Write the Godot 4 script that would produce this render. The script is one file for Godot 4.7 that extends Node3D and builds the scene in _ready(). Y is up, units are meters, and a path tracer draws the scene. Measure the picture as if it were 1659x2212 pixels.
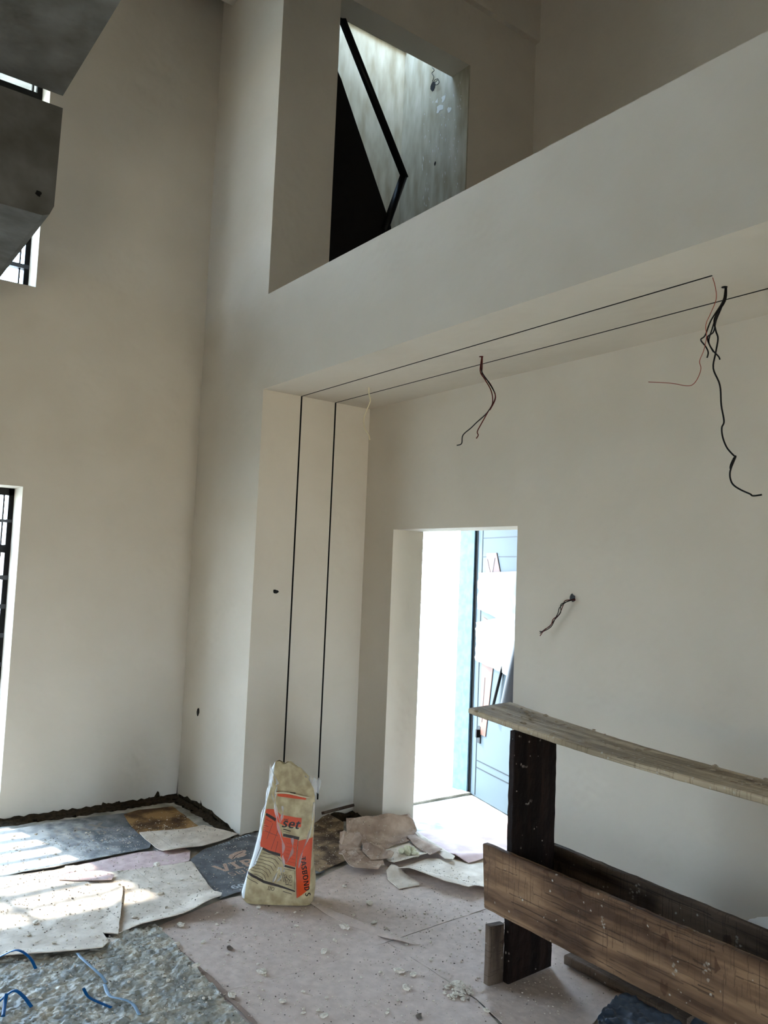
extends Node3D
# A bare plastered double-height room under construction. Units are metres; the camera stands at x = 0, z = 0.

const XL := -5.7957      # inner face of the left wall
const ZF := -2.4802      # face of the pier and of the beam
const XE := -4.7617      # reveal of the recess
const ZB := -3.3668      # back wall of the recess
const YS := 2.9424       # soffit of the recess
const YT := 3.599        # top of the beam

var rng := RandomNumberGenerator.new()
var wave := FastNoiseLite.new()
var fine := FastNoiseLite.new()
var M := {}
var sheets := []
var taken := {}

# ---------------------------------------------------------------- helpers
func numbered(called: String) -> String:
	var n: int = taken.get(called, 0)
	taken[called] = n + 1
	return called if n == 0 else "%s_%03d" % [called, n]

func tag(o: Node, label: String, category: String, group := "", kind := "") -> Node:
	if label: o.set_meta("label", label)
	if category: o.set_meta("category", category)
	if group: o.set_meta("group", group)
	if kind: o.set_meta("kind", kind)
	return o

func base(called: String, at := Vector3.ZERO, turn := 0.0) -> Node3D:
	var o := Node3D.new()
	o.name = numbered(called)
	add_child(o, true)
	o.position = at
	o.rotation.y = turn
	return o

func put(called: String, mesh: Mesh, mat: Material, parent: Node = null) -> MeshInstance3D:
	var o := MeshInstance3D.new()
	o.mesh = mesh
	o.name = numbered(called) if parent == null else called
	o.material_override = mat
	(self if parent == null else parent).add_child(o, true)
	return o

func struct(called: String, mesh: Mesh, mat: Material, label := "") -> MeshInstance3D:
	var o := put(called, mesh, mat)
	o.set_meta("kind", "structure")
	if label: o.set_meta("label", label)
	return o

func v2(a: Array) -> PackedVector2Array:
	var r := PackedVector2Array()
	for i in range(0, a.size(), 2): r.append(Vector2(a[i], a[i + 1]))
	return r

func start() -> SurfaceTool:
	var st := SurfaceTool.new()
	st.begin(Mesh.PRIMITIVE_TRIANGLES)
	return st

func quad(st: SurfaceTool, a: Vector3, b: Vector3, c: Vector3, d: Vector3, n: Vector3) -> void:
	# front faces run clockwise seen from n
	if (b - a).cross(c - a).dot(n) > 0.0:
		var t := b
		b = d
		d = t
	for v in [a, b, c, a, c, d]:
		st.set_normal(n)
		var p: Vector3 = v
		st.set_uv(Vector2(p.x + p.z, p.y) if absf(n.y) < 0.5 else Vector2(p.x, p.z))
		st.add_vertex(p)

func bx(st: SurfaceTool, lo: Vector3, hi: Vector3) -> void:
	var p := func(i: int) -> Vector3: return Vector3(hi.x if i & 1 else lo.x, hi.y if i & 2 else lo.y, hi.z if i & 4 else lo.z)
	quad(st, p.call(1), p.call(3), p.call(7), p.call(5), Vector3.RIGHT)
	quad(st, p.call(0), p.call(2), p.call(6), p.call(4), Vector3.LEFT)
	quad(st, p.call(2), p.call(3), p.call(7), p.call(6), Vector3.UP)
	quad(st, p.call(0), p.call(1), p.call(5), p.call(4), Vector3.DOWN)
	quad(st, p.call(4), p.call(5), p.call(7), p.call(6), Vector3.BACK)
	quad(st, p.call(0), p.call(1), p.call(3), p.call(2), Vector3.FORWARD)

func boxes(list: Array) -> ArrayMesh:
	# each entry x0, x1, y0, y1, z0, z1
	var st := start()
	for b in list:
		bx(st, Vector3(b[0], b[2], b[4]), Vector3(b[1], b[3], b[5]))
	return st.commit()

func smooth(st: SurfaceTool) -> ArrayMesh:
	st.generate_normals()
	return st.commit()

func tri(st: SurfaceTool, a: Vector3, b: Vector3, c: Vector3, ua := Vector2.ZERO, ub := Vector2.ZERO, uc := Vector2.ZERO) -> void:
	st.set_uv(ua); st.add_vertex(a)
	st.set_uv(ub); st.add_vertex(b)
	st.set_uv(uc); st.add_vertex(c)

# a prism from an outline; to3 turns (outline point, depth 0 or 1) into a point
func prism(st: SurfaceTool, pts: PackedVector2Array, to3: Callable) -> void:
	var ids := Geometry2D.triangulate_polygon(pts)
	var a0: Vector3 = to3.call(pts[ids[0]], 0.0)
	var out: Vector3 = (a0 - to3.call(pts[ids[0]], 1.0)).normalized()
	st.set_smooth_group(-1)
	for k in range(0, ids.size(), 3):
		var a: Vector3 = to3.call(pts[ids[k]], 0.0)
		var b: Vector3 = to3.call(pts[ids[k + 1]], 0.0)
		var c: Vector3 = to3.call(pts[ids[k + 2]], 0.0)
		var d: Vector3 = to3.call(pts[ids[k]], 1.0) - a
		if (b - a).cross(c - a).dot(out) > 0.0:
			var t := b
			b = c
			c = t
		tri(st, a, b, c)
		tri(st, a + d, c + d, b + d)
	var turn := Geometry2D.is_polygon_clockwise(pts)
	for i in pts.size():
		var p := pts[i]
		var q := pts[(i + 1) % pts.size()]
		var a: Vector3 = to3.call(p, 0.0)
		var b: Vector3 = to3.call(q, 0.0)
		var c: Vector3 = to3.call(q, 1.0)
		var d: Vector3 = to3.call(p, 1.0)
		var e := (q - p).orthogonal() * (1.0 if turn else -1.0)
		var m: Vector3 = to3.call(p + e * 0.01, 0.0) - a
		if (b - a).cross(c - a).dot(m) < 0.0:
			tri(st, a, b, c); tri(st, a, c, d)
		else:
			tri(st, a, c, b); tri(st, a, d, c)

func catmull(pts: Array, steps := 6) -> PackedVector3Array:
	var r := PackedVector3Array()
	for i in pts.size() - 1:
		var p0: Vector3 = pts[maxi(i - 1, 0)]
		var p1: Vector3 = pts[i]
		var p2: Vector3 = pts[i + 1]
		var p3: Vector3 = pts[mini(i + 2, pts.size() - 1)]
		for k in steps:
			r.append(p1.cubic_interpolate(p2, p0, p3, float(k) / steps))
	r.append(pts[pts.size() - 1])
	return r

func tube(st: SurfaceTool, line: PackedVector3Array, r: float, sides := 7, flat := 1.0) -> void:
	var side := Vector3.ZERO
	var rings := []
	for i in line.size():
		var t := (line[mini(i + 1, line.size() - 1)] - line[maxi(i - 1, 0)]).normalized()
		if side == Vector3.ZERO:
			side = t.cross(Vector3.UP if absf(t.y) < 0.9 else Vector3.RIGHT).normalized()
		side = (side - t * side.dot(t)).normalized()
		var up := side.cross(t)
		var ring := []
		for k in sides:
			var a := TAU * k / sides
			ring.append(line[i] + side * cos(a) * r + up * sin(a) * r * flat)
		rings.append(ring)
	st.set_smooth_group(0)
	for i in rings.size() - 1:
		for k in sides:
			var a: Vector3 = rings[i][k]
			var b: Vector3 = rings[i][(k + 1) % sides]
			var c: Vector3 = rings[i + 1][(k + 1) % sides]
			var d: Vector3 = rings[i + 1][k]
			tri(st, a, b, c); tri(st, a, c, d)
	for e in [0, rings.size() - 1]:
		for k in sides - 2:
			if e == 0: tri(st, rings[e][0], rings[e][k + 2], rings[e][k + 1])
			else: tri(st, rings[e][0], rings[e][k + 1], rings[e][k + 2])

func wire(pts: Array, r: float) -> ArrayMesh:
	var st := start()
	tube(st, catmull(pts, 5), r)
	return smooth(st)

func on_z(a: Array, z: float, depth := []) -> Array:
	var r := []
	for i in range(0, a.size(), 2):
		r.append(Vector3(a[i], a[i + 1], z + (depth[i / 2] if i / 2 < depth.size() else 0.0)))
	return r

# ---------------------------------------------------------------- sheets lying on the floor
func lie(x: float, z: float) -> float:
	return wave.get_noise_2d(x * 1.7, z * 1.7) * 0.004 + 0.004

func sheet_height(s: Dictionary, x: float, z: float) -> float:
	var y: float = s.y + lie(x, z)
	if s.crumple > 0.0:
		var k: float = s.y * 900.0
		y += s.crumple * (0.35 + 0.35 * fine.get_noise_2d(x * s.grain * 0.4 + k, z * s.grain * 0.4) + 0.7 * absf(fine.get_noise_2d(x * s.grain + k, z * s.grain)) + 0.35 * absf(fine.get_noise_2d(x * s.grain * 2.3, z * s.grain * 2.3 + 40.0)))
	for l in s.lifts:
		if l.size() == 4:       # a point lifted: x, z, radius, height
			var d := Vector2(x - l[0], z - l[1]).length() / float(l[2])
			if d < 1.0: y += l[3] * (1.0 - d) * (1.0 - d) * (1.0 + 2.0 * d) 
		else:                   # a line lifted: x0, z0, x1, z1, half width, height
			var q := Geometry2D.get_closest_point_to_segment(Vector2(x, z), Vector2(l[0], l[1]), Vector2(l[2], l[3]))
			var d := q.distance_to(Vector2(x, z)) / float(l[4])
			if d < 1.0: y += l[5] * (1.0 - d) * (1.0 - d) * (1.0 + 2.0 * d)
	return y

func floor_height(x: float, z: float) -> float:
	var y := 0.0
	for s in sheets:
		if Geometry2D.is_point_in_polygon(Vector2(x, z), s.poly):
			y = maxf(y, sheet_height(s, x, z) + 0.001)
	return y

func split(out: Array, a: Vector2, b: Vector2, c: Vector2, cell: float) -> void:
	var ab := a.distance_to(b)
	var bc := b.distance_to(c)
	var ca := c.distance_to(a)
	var most := maxf(ab, maxf(bc, ca))
	if most <= cell:
		out.append([a, b, c])
	elif most == ab:
		var m := (a + b) / 2.0
		split(out, a, m, c, cell); split(out, m, b, c, cell)
	elif most == bc:
		var m := (b + c) / 2.0
		split(out, a, b, m, cell); split(out, a, m, c, cell)
	else:
		var m := (c + a) / 2.0
		split(out, a, b, m, cell); split(out, m, b, c, cell)

func rough_edge(poly: PackedVector2Array, amp: float) -> PackedVector2Array:
	var r := PackedVector2Array()
	for i in poly.size():
		var a := poly[i]
		var b := poly[(i + 1) % poly.size()]
		var n := maxi(1, int(a.distance_to(b) / 0.05))
		for k in n:
			var p := a.lerp(b, float(k) / n)
			if k > 0: p += (b - a).normalized().orthogonal() * rng.randf_range(-amp, amp)
			r.append(p)
	return r

func sheet(called: String, outline: Array, y0: float, thick: float, mat: Material, o := {}) -> MeshInstance3D:
	var poly := v2(outline)
	if o.get("rough", 0.003) > 0.0: poly = rough_edge(poly, o.get("rough", 0.003))
	var s := {"poly": poly, "y": y0 + thick, "lifts": o.get("lifts", []), "crumple": o.get("crumple", 0.0), "grain": o.get("grain", 9.0)}
	sheets.append(s)
	var tris := []
	var ids := Geometry2D.triangulate_polygon(poly)
	for k in range(0, ids.size(), 3):
		split(tris, poly[ids[k]], poly[ids[k + 1]], poly[ids[k + 2]], o.get("cell", 0.07))
	var from: Vector2 = o.get("from", Vector2.ZERO)   # where u = v = 0 lies
	var size: Vector2 = o.get("size", Vector2.ONE)
	var uv := func(p: Vector2) -> Vector2: return Vector2((from.y - p.y) / size.x, (p.x - from.x) / size.y)
	var st := start()
	var edges := {}
	for t in tris:
		var a: Vector2 = t[0]
		var b: Vector2 = t[1]
		var c: Vector2 = t[2]
		if (b - a).cross(c - a) < 0.0:
			var w := b
			b = c
			c = w
		var top := []
		for p: Vector2 in [a, b, c]: top.append(Vector3(p.x, sheet_height(s, p.x, p.y), p.y))
		st.set_smooth_group(-1 if o.get("facets", false) else 0)
		tri(st, top[0], top[1], top[2], uv.call(a), uv.call(b), uv.call(c))
		st.set_smooth_group(1)
		var d := Vector3(0, -thick, 0)
		tri(st, top[0] + d, top[2] + d, top[1] + d, uv.call(a), uv.call(c), uv.call(b))
		for e in [[a, b], [b, c], [c, a]]:
			var key := "%.4f %.4f %.4f %.4f" % [e[1].x, e[1].y, e[0].x, e[0].y]
			if edges.has(key): edges.erase(key)
			else: edges["%.4f %.4f %.4f %.4f" % [e[0].x, e[0].y, e[1].x, e[1].y]] = e
	st.set_smooth_group(-1)
	for e in edges.values():
		var p := Vector3(e[0].x, sheet_height(s, e[0].x, e[0].y), e[0].y)
		var q := Vector3(e[1].x, sheet_height(s, e[1].x, e[1].y), e[1].y)
		var d := Vector3(0, -thick, 0)
		var u0: Vector2 = uv.call(e[0])
		var u1: Vector2 = uv.call(e[1])
		tri(st, p, p + d, q + d, u0, u0, u1)
		tri(st, p, q + d, q, u0, u1, u1)
	var node := put(called, smooth(st), mat)
	tag(node, o.get("label", ""), o.get("category", "cardboard"), o.get("group", ""))
	return node

# ---------------------------------------------------------------- painting
func paint_poly(im: Image, pts: PackedVector2Array, col: Color) -> void:
	var lo := pts[0].y
	var hi := pts[0].y
	for p in pts:
		lo = minf(lo, p.y)
		hi = maxf(hi, p.y)
	for y in range(maxi(0, int(lo)), mini(im.get_height() - 1, int(hi)) + 1):
		var xs := []
		for i in pts.size():
			var a := pts[i]
			var b := pts[(i + 1) % pts.size()]
			if (a.y <= y + 0.5) != (b.y <= y + 0.5):
				xs.append(a.x + (y + 0.5 - a.y) / (b.y - a.y) * (b.x - a.x))
		xs.sort()
		for k in range(0, xs.size() - 1, 2):
			for x in range(maxi(0, int(round(xs[k]))), mini(im.get_width(), int(round(xs[k + 1])))):
				im.set_pixel(x, y, im.get_pixel(x, y).lerp(col, col.a))

func stroke(im: Image, pts: PackedVector2Array, w: float, col: Color) -> void:
	for i in pts.size() - 1:
		var n := (pts[i + 1] - pts[i]).normalized().orthogonal() * w / 2.0
		paint_poly(im, PackedVector2Array([pts[i] + n, pts[i + 1] + n, pts[i + 1] - n, pts[i] - n]), col)

func write_text(im: Image, words: String, at: Vector2, height: float, turn: float, col: Color, heavy := true, slant := 0.0, stretch := 1.0) -> void:
	var f := SystemFont.new()
	f.font_names = PackedStringArray(["Droid Sans"])
	f.font_weight = 700 if heavy else 400
	var t := TextMesh.new()
	t.font = f
	t.text = words
	t.font_size = 64
	t.pixel_size = 1.0
	t.depth = 0.0
	t.horizontal_alignment = HORIZONTAL_ALIGNMENT_LEFT
	var a := t.get_mesh_arrays()
	var v: PackedVector3Array = a[Mesh.ARRAY_VERTEX]
	if v.is_empty(): return
	var ix: PackedInt32Array = a[Mesh.ARRAY_INDEX] if a[Mesh.ARRAY_INDEX] != null else PackedInt32Array(range(v.size()))
	var lo := Vector2(1e9, 1e9)
	for p in v: lo = Vector2(minf(lo.x, p.x), minf(lo.y, p.y))
	var k := height / 46.0
	var dir := Vector2.from_angle(turn)
	var place := func(p: Vector3) -> Vector2:
		var q := Vector2(((p.x - lo.x) + (p.y - lo.y) * slant) * k * stretch, -(p.y - lo.y) * k)
		return at + Vector2(q.x * dir.x - q.y * dir.y, q.x * dir.y + q.y * dir.x)
	for i in range(0, ix.size(), 3):
		paint_poly(im, PackedVector2Array([place.call(v[ix[i]]), place.call(v[ix[i + 1]]), place.call(v[ix[i + 2]])]), col)

func noise_image(w: int, h: int, low: Color, high: Color, freq: float, sx := 1.0, sy := 1.0, octaves := 4, seed_ := 1, contrast := 1.0) -> Image:
	var n := FastNoiseLite.new()
	n.seed = seed_
	n.noise_type = FastNoiseLite.TYPE_SIMPLEX_SMOOTH
	n.frequency = freq
	n.fractal_octaves = octaves
	var im := Image.create(w, h, false, Image.FORMAT_RGB8)
	var src := n.get_seamless_image(int(w * sx), int(h * sy))
	src.resize(w, h, Image.INTERPOLATE_BILINEAR)
	for y in h:
		for x in w:
			var t := clampf((src.get_pixel(x, y).r - 0.5) * contrast + 0.5, 0, 1)
			im.set_pixel(x, y, low.lerp(high, t))
	return im

func specks(im: Image, count: int, size: float, col: Color, seed_ := 3) -> void:
	var r := RandomNumberGenerator.new()
	r.seed = seed_
	for i in count:
		var c := Vector2(r.randf() * im.get_width(), r.randf() * im.get_height())
		var s := size * r.randf_range(0.4, 1.3)
		var pts := PackedVector2Array()
		for k in 6: pts.append(c + Vector2.from_angle(TAU * k / 6.0 + r.randf() * 0.6) * s * r.randf_range(0.5, 1.1))
		var cc := col
		cc.a *= r.randf_range(0.4, 1.0)
		paint_poly(im, pts, cc)

func mat(col: Color, rough := 0.9, im: Image = null) -> StandardMaterial3D:
	var m := StandardMaterial3D.new()
	m.albedo_color = col
	m.roughness = rough
	m.metallic_specular = 0.3
	if im:
		im.generate_mipmaps()
		m.albedo_texture = ImageTexture.create_from_image(im)
	return m

func tri_mat(col: Color, rough: float, im: Image, scale: float) -> StandardMaterial3D:
	var m := mat(col, rough, im)
	m.uv1_triplanar = true
	m.uv1_world_triplanar = true
	m.uv1_scale = Vector3.ONE * scale
	return m

func bumped(m: StandardMaterial3D, freq: float, strength: float, seed_ := 9, px := 256) -> StandardMaterial3D:
	var n := FastNoiseLite.new()
	n.seed = seed_
	n.frequency = freq
	n.fractal_octaves = 4
	var im := n.get_seamless_image(px, px)
	im.convert(Image.FORMAT_RGBA8)
	im.bump_map_to_normal_map(strength)
	m.normal_enabled = true
	m.normal_texture = ImageTexture.create_from_image(im)
	return m

func make_materials() -> void:
	M.wall = bumped(tri_mat(Color(0.795, 0.76, 0.70), 0.85, noise_image(512, 512, Color(0.97, 0.967, 0.96), Color(1, 1, 1), 0.006, 1, 1, 5, 4), 0.45), 0.02, 1.2)
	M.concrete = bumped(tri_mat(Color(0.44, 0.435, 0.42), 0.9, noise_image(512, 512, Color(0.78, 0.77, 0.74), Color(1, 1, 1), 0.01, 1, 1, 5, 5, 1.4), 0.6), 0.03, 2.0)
	M.concrete_shaded = M.concrete.duplicate()
	M.concrete_shaded.albedo_color = Color(0.37, 0.365, 0.35)  # darker copy: shade on the landing put into its colour
	M.floor = tri_mat(Color(0.76, 0.74, 0.70), 0.85, noise_image(512, 512, Color(0.7, 0.7, 0.68), Color(1, 1, 1), 0.015, 1, 1, 5, 6, 1.6), 0.7)
	M.mortar = bumped(tri_mat(Color(0.26, 0.215, 0.15), 1.0, noise_image(256, 256, Color(0.6, 0.58, 0.55), Color(1, 1, 1), 0.03, 1, 1, 5, 7, 1.6), 3.0), 0.05, 6.0)
	M.black = mat(Color(0.018, 0.018, 0.02), 0.45)
	M.steel = mat(Color(0.012, 0.012, 0.014), 0.5)
	M.groove = mat(Color(0.012, 0.012, 0.012), 0.9)
	var cb := noise_image(512, 512, Color(0.77, 0.72, 0.66), Color(0.87, 0.825, 0.77), 0.012, 1, 1, 5, 11, 1.6)
	specks(cb, 500, 2.2, Color(0.86, 0.84, 0.81, 0.6), 12)
	specks(cb, 300, 1.4, Color(0.36, 0.33, 0.30, 0.7), 13)
	for l in [[0, 130, 512, 118], [0, 330, 300, 338], [150, 0, 162, 512], [395, 0, 390, 300]]: stroke(cb, PackedVector2Array([Vector2(l[0], l[1]), Vector2(l[2], l[3])]), 1.6, Color(0.60, 0.55, 0.50, 0.45))
	M.card = bumped(mat(Color(1.0, 0.985, 0.96), 0.95, cb), 0.03, 1.5)
	var pk := noise_image(512, 512, Color(0.77, 0.715, 0.67), Color(0.87, 0.815, 0.77), 0.025, 1, 1, 5, 15, 1.0)
	specks(pk, 700, 2.0, Color(0.80, 0.78, 0.75, 0.55), 16)
	specks(pk, 300, 1.4, Color(0.33, 0.31, 0.29, 0.6), 17)
	M.board = bumped(mat(Color(0.97, 0.94, 0.92), 0.9, pk), 0.03, 1.2)
	var pi := noise_image(256, 256, Color(0.76, 0.67, 0.65), Color(0.86, 0.79, 0.77), 0.02, 1, 1, 4, 18, 1.5)
	specks(pi, 200, 2.0, Color(0.86, 0.83, 0.81, 0.6), 19)
	M.pink = mat(Color(1, 0.97, 0.96), 0.9, pi)
	var br := noise_image(256, 256, Color(0.56, 0.48, 0.42), Color(0.72, 0.64, 0.57), 0.02, 1, 1, 5, 20, 1.7)
	specks(br, 160, 2.0, Color(0.75, 0.7, 0.65, 0.6), 21)
	M.brown_card = bumped(mat(Color(1, 0.98, 0.96), 0.9, br), 0.04, 2.0)
	M.chip = tri_mat(Color(0.93, 0.88, 0.80), 0.95, noise_image(128, 128, Color(0.8, 0.8, 0.8), Color(1, 1, 1), 0.05, 1, 1, 3, 22), 12.0)
	M.dark_chip = mat(Color(0.40, 0.36, 0.32), 0.95)
	var fl := noise_image(512, 512, Color(0.60, 0.605, 0.59), Color(0.80, 0.765, 0.70), 0.014, 1, 1, 5, 24, 2.0)
	specks(fl, 1500, 2.2, Color(0.62, 0.60, 0.55, 0.6), 25)
	M.film = bumped(mat(Color(0.95, 0.94, 0.91), 0.55, fl), 0.05, 4.0)
	M.strap = mat(Color(0.05, 0.30, 0.50), 0.3)
	M.pale_strap = mat(Color(0.50, 0.60, 0.68), 0.35)
	M.glass = mat(Color(0.9, 0.96, 0.97, 0.06), 0.02)
	M.glass.transparency = BaseMaterial3D.TRANSPARENCY_ALPHA
	M.clear = mat(Color(0.95, 0.97, 0.98, 0.035), 0.35)
	M.clear.transparency = BaseMaterial3D.TRANSPARENCY_ALPHA
	M.clear.metallic_specular = 0.4
	M.clear = bumped(M.clear, 0.02, 1.5, 31)
	M.clear_fold = mat(Color(0.97, 0.96, 0.95, 0.30), 0.12)  # whitish tint; on the bag folds it stands in for glare
	M.clear_fold.transparency = BaseMaterial3D.TRANSPARENCY_ALPHA
	M.hanging = mat(Color(0.52, 0.53, 0.53), 0.35)
	M.hanging = bumped(M.hanging, 0.015, 3.0, 32)
	M.door = mat(Color(0.30, 0.345, 0.365), 0.5)
	M.door_pink = mat(Color(0.43, 0.31, 0.26), 0.5)
	M.door_line = mat(Color(0.12, 0.13, 0.14), 0.5)
	M.frame_blue = tri_mat(Color(0.40, 0.50, 0.56), 0.5, noise_image(256, 256, Color(0.8, 0.8, 0.8), Color(1, 1, 1), 0.02, 1, 1, 4, 33), 2.0)
	M.tube_grey = mat(Color(0.30, 0.31, 0.33), 0.5)
	M.ground = mat(Color(0.75, 0.73, 0.68), 0.95)
	M.wire_black = mat(Color(0.012, 0.012, 0.012), 0.5)
	M.wire_red = mat(Color(0.30, 0.05, 0.035), 0.5)
	M.wire_pale_red = mat(Color(0.55, 0.25, 0.18), 0.6)
	M.wire_cream = mat(Color(0.80, 0.75, 0.62), 0.6)
	M.wood = wood(Color(0.30, 0.215, 0.15), Color(0.54, 0.42, 0.31), 41, 70)
	M.wood_dark = wood(Color(0.075, 0.045, 0.035), Color(0.15, 0.10, 0.08), 42, 90)
	M.wood_dusty = wood(Color(0.52, 0.465, 0.38), Color(0.70, 0.635, 0.53), 43, 260)
	M.wood_grey = wood(Color(0.22, 0.175, 0.14), Color(0.40, 0.335, 0.28), 44, 60)
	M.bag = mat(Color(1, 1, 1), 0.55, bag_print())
	M.carton = mat(Color(1, 1, 1), 0.75, carton_print())
	M.carton_old = mat(Color(1, 1, 1), 0.8, carton_old_print())
	M.marble = mat(Color(1, 1, 1), 0.8, marble_print(Color(0.30, 0.21, 0.13), Color(0.62, 0.48, 0.30), 51))
	M.eagle = mat(Color(1, 1, 1), 0.8, marble_print(Color(0.30, 0.24, 0.20), Color(0.70, 0.60, 0.47), 52))
	M.sack = mat(Color(0.86, 0.87, 0.88), 0.5)
	M.sack_blue = mat(Color(0.02, 0.05, 0.14), 0.5)
	M.stair_wall = tri_mat(Color(0.74, 0.72, 0.66), 0.85, stain_image(), 0.42)
	M.foam = mat(Color(0.80, 0.78, 0.66), 0.9)

func wood(low: Color, high: Color, seed_: int, spots: int) -> StandardMaterial3D:
	var im := noise_image(512, 256, low, high, 0.012, 0.22, 1.6, 5, seed_, 1.9)
	var r := RandomNumberGenerator.new()
	r.seed = seed_
	for i in 70:    # grain lines along the board
		var y := r.randf() * 256
		var x := r.randf() * 512
		stroke(im, PackedVector2Array([Vector2(x, y), Vector2(x + r.randf_range(60, 240), y + r.randf_range(-4, 4))]), r.randf_range(1.0, 2.0), Color(low.r * 0.6, low.g * 0.6, low.b * 0.6, r.randf_range(0.25, 0.6)))
	for i in 260:    # saw marks across it
		var x := r.randf() * 512
		var y := r.randf() * 200
		stroke(im, PackedVector2Array([Vector2(x, y), Vector2(x + r.randf_range(-3, 3), y + r.randf_range(12, 60))]), 1.0, Color(low.r * 0.6, low.g * 0.55, low.b * 0.5, r.randf_range(0.1, 0.42)))
	for i in 14:    # dark knots and reddish stains
		var c := Vector2(r.randf() * 512, r.randf() * 256)
		var ring := PackedVector2Array()
		for k in 9: ring.append(c + Vector2.from_angle(TAU * k / 9.0) * r.randf_range(3, 9) * Vector2(1.0, 2.2))
		paint_poly(im, ring, Color(low.r * 0.75, low.g * 0.6, low.b * 0.5, r.randf_range(0.2, 0.5)))
	specks(im, spots, 2.4, Color(0.72, 0.70, 0.66, 0.85), seed_ + 1)
	for i in 10:
		var x := r.randf() * 512
		var y := r.randf() * 200
		for k in 5:
			var c := Vector2(x + r.randf_range(-5, 5), y + k * 4.0)
			paint_poly(im, PackedVector2Array([c, c + Vector2(r.randf_range(2, 5), 1), c + Vector2(r.randf_range(1, 4), r.randf_range(3, 6)), c + Vector2(-2, 3)]), Color(0.66, 0.64, 0.60, r.randf_range(0.3, 0.8)))
	return bumped(mat(Color(1, 1, 1), 0.8, im), 0.03, 2.5, seed_)

func stain_image() -> Image:
	var im := noise_image(512, 512, Color(0.80, 0.78, 0.73), Color(1, 1, 1), 0.014, 2.5, 0.6, 5, 61, 1.2)
	return im

func marble_print(low: Color, high: Color, seed_: int) -> Image:
	var n := FastNoiseLite.new()
	n.seed = seed_
	n.frequency = 0.012
	n.domain_warp_enabled = true
	n.domain_warp_amplitude = 55.0
	n.domain_warp_frequency = 0.010
	var im := Image.create(256, 256, false, Image.FORMAT_RGB8)
	for y in 256:
		for x in 256:
			var t := clampf(0.5 + 0.9 * n.get_noise_2d(x, y) + 0.35 * sin((x + y * 0.4) * 0.05 + 6.0 * n.get_noise_2d(x * 0.6, y * 0.6)), 0, 1)
			im.set_pixel(x, y, low.lerp(high, t))
	specks(im, 140, 1.8, Color(0.8, 0.77, 0.72, 0.8), seed_)
	return im

func carton_print() -> Image:
	# a dark grey tile carton; u runs along the lettering, 0.9 m wide and 0.6 m high
	var im := noise_image(768, 512, Color(0.33, 0.335, 0.34), Color(0.46, 0.465, 0.465), 0.01, 1, 1, 5, 71, 1.5)
	var tan_ := Color(0.74, 0.62, 0.53, 0.95)
	write_text(im, "VIRO", Vector2(105, 205), 78, 0.0, tan_, true, 0.0, 1.15)
	write_text(im, "SUPER", Vector2(132, 262), 38, 0.0, tan_, false, 0.0, 1.35)
	var leaf := PackedVector2Array()
	for p in [[225, 100], [220, 70], [240, 45], [285, 25], [335, 22], [330, 45], [310, 62], [315, 75], [290, 92], [250, 95], [260, 82]]: leaf.append(Vector2(p[0], p[1]))
	paint_poly(im, leaf, tan_)
	stroke(im, PackedVector2Array([Vector2(230, 92), Vector2(258, 66), Vector2(312, 40)]), 4.0, Color(0.2, 0.21, 0.22))
	write_text(im, "600X1200mm", Vector2(78, 385), 36, 0.0, Color(0.72, 0.75, 0.76), true, 0.0, 1.2)
	write_text(im, "ITALY", Vector2(215, 428), 24, 0.0, Color(0.66, 0.69, 0.70), true, 0.0, 1.2)
	specks(im, 220, 1.6, Color(0.66, 0.66, 0.64, 0.5), 72)
	return im

func carton_old_print() -> Image:
	var im := noise_image(768, 512, Color(0.38, 0.39, 0.395), Color(0.53, 0.53, 0.525), 0.01, 1, 1, 5, 74, 1.6)
	var dusty := Color(0.58, 0.53, 0.47, 0.7)
	write_text(im, "IOBAX", Vector2(215, 170), 66, 0.0, dusty, true, 0.0, 1.3)
	write_text(im, "POLISHED", Vector2(235, 225), 36, 0.0, dusty, true, 0.0, 1.35)
	write_text(im, "600x1200mm-2T 1.44sqm", Vector2(130, 330), 26, 0.0, Color(0.66, 0.67, 0.66, 0.85), true, 0.0, 1.15)
	write_text(im, "CERAMIC PVT. LTD.", Vector2(190, 372), 22, 0.0, Color(0.62, 0.63, 0.62, 0.8), true, 0.0, 1.15)
	# dust trodden over the left half
	var n := FastNoiseLite.new()
	n.seed = 75
	n.frequency = 0.012
	for y in 512:
		for x in 768:
			var t := clampf(1.7 - x / 320.0 + 0.7 * n.get_noise_2d(x, y), 0, 0.94)
			if t > 0.0: im.set_pixel(x, y, im.get_pixel(x, y).lerp(Color(0.84, 0.815, 0.77), t))
	specks(im, 420, 1.8, Color(0.74, 0.72, 0.68, 0.6), 76)
	specks(im, 250, 2.2, Color(0.30, 0.28, 0.26, 0.7), 77)
	return im

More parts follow.
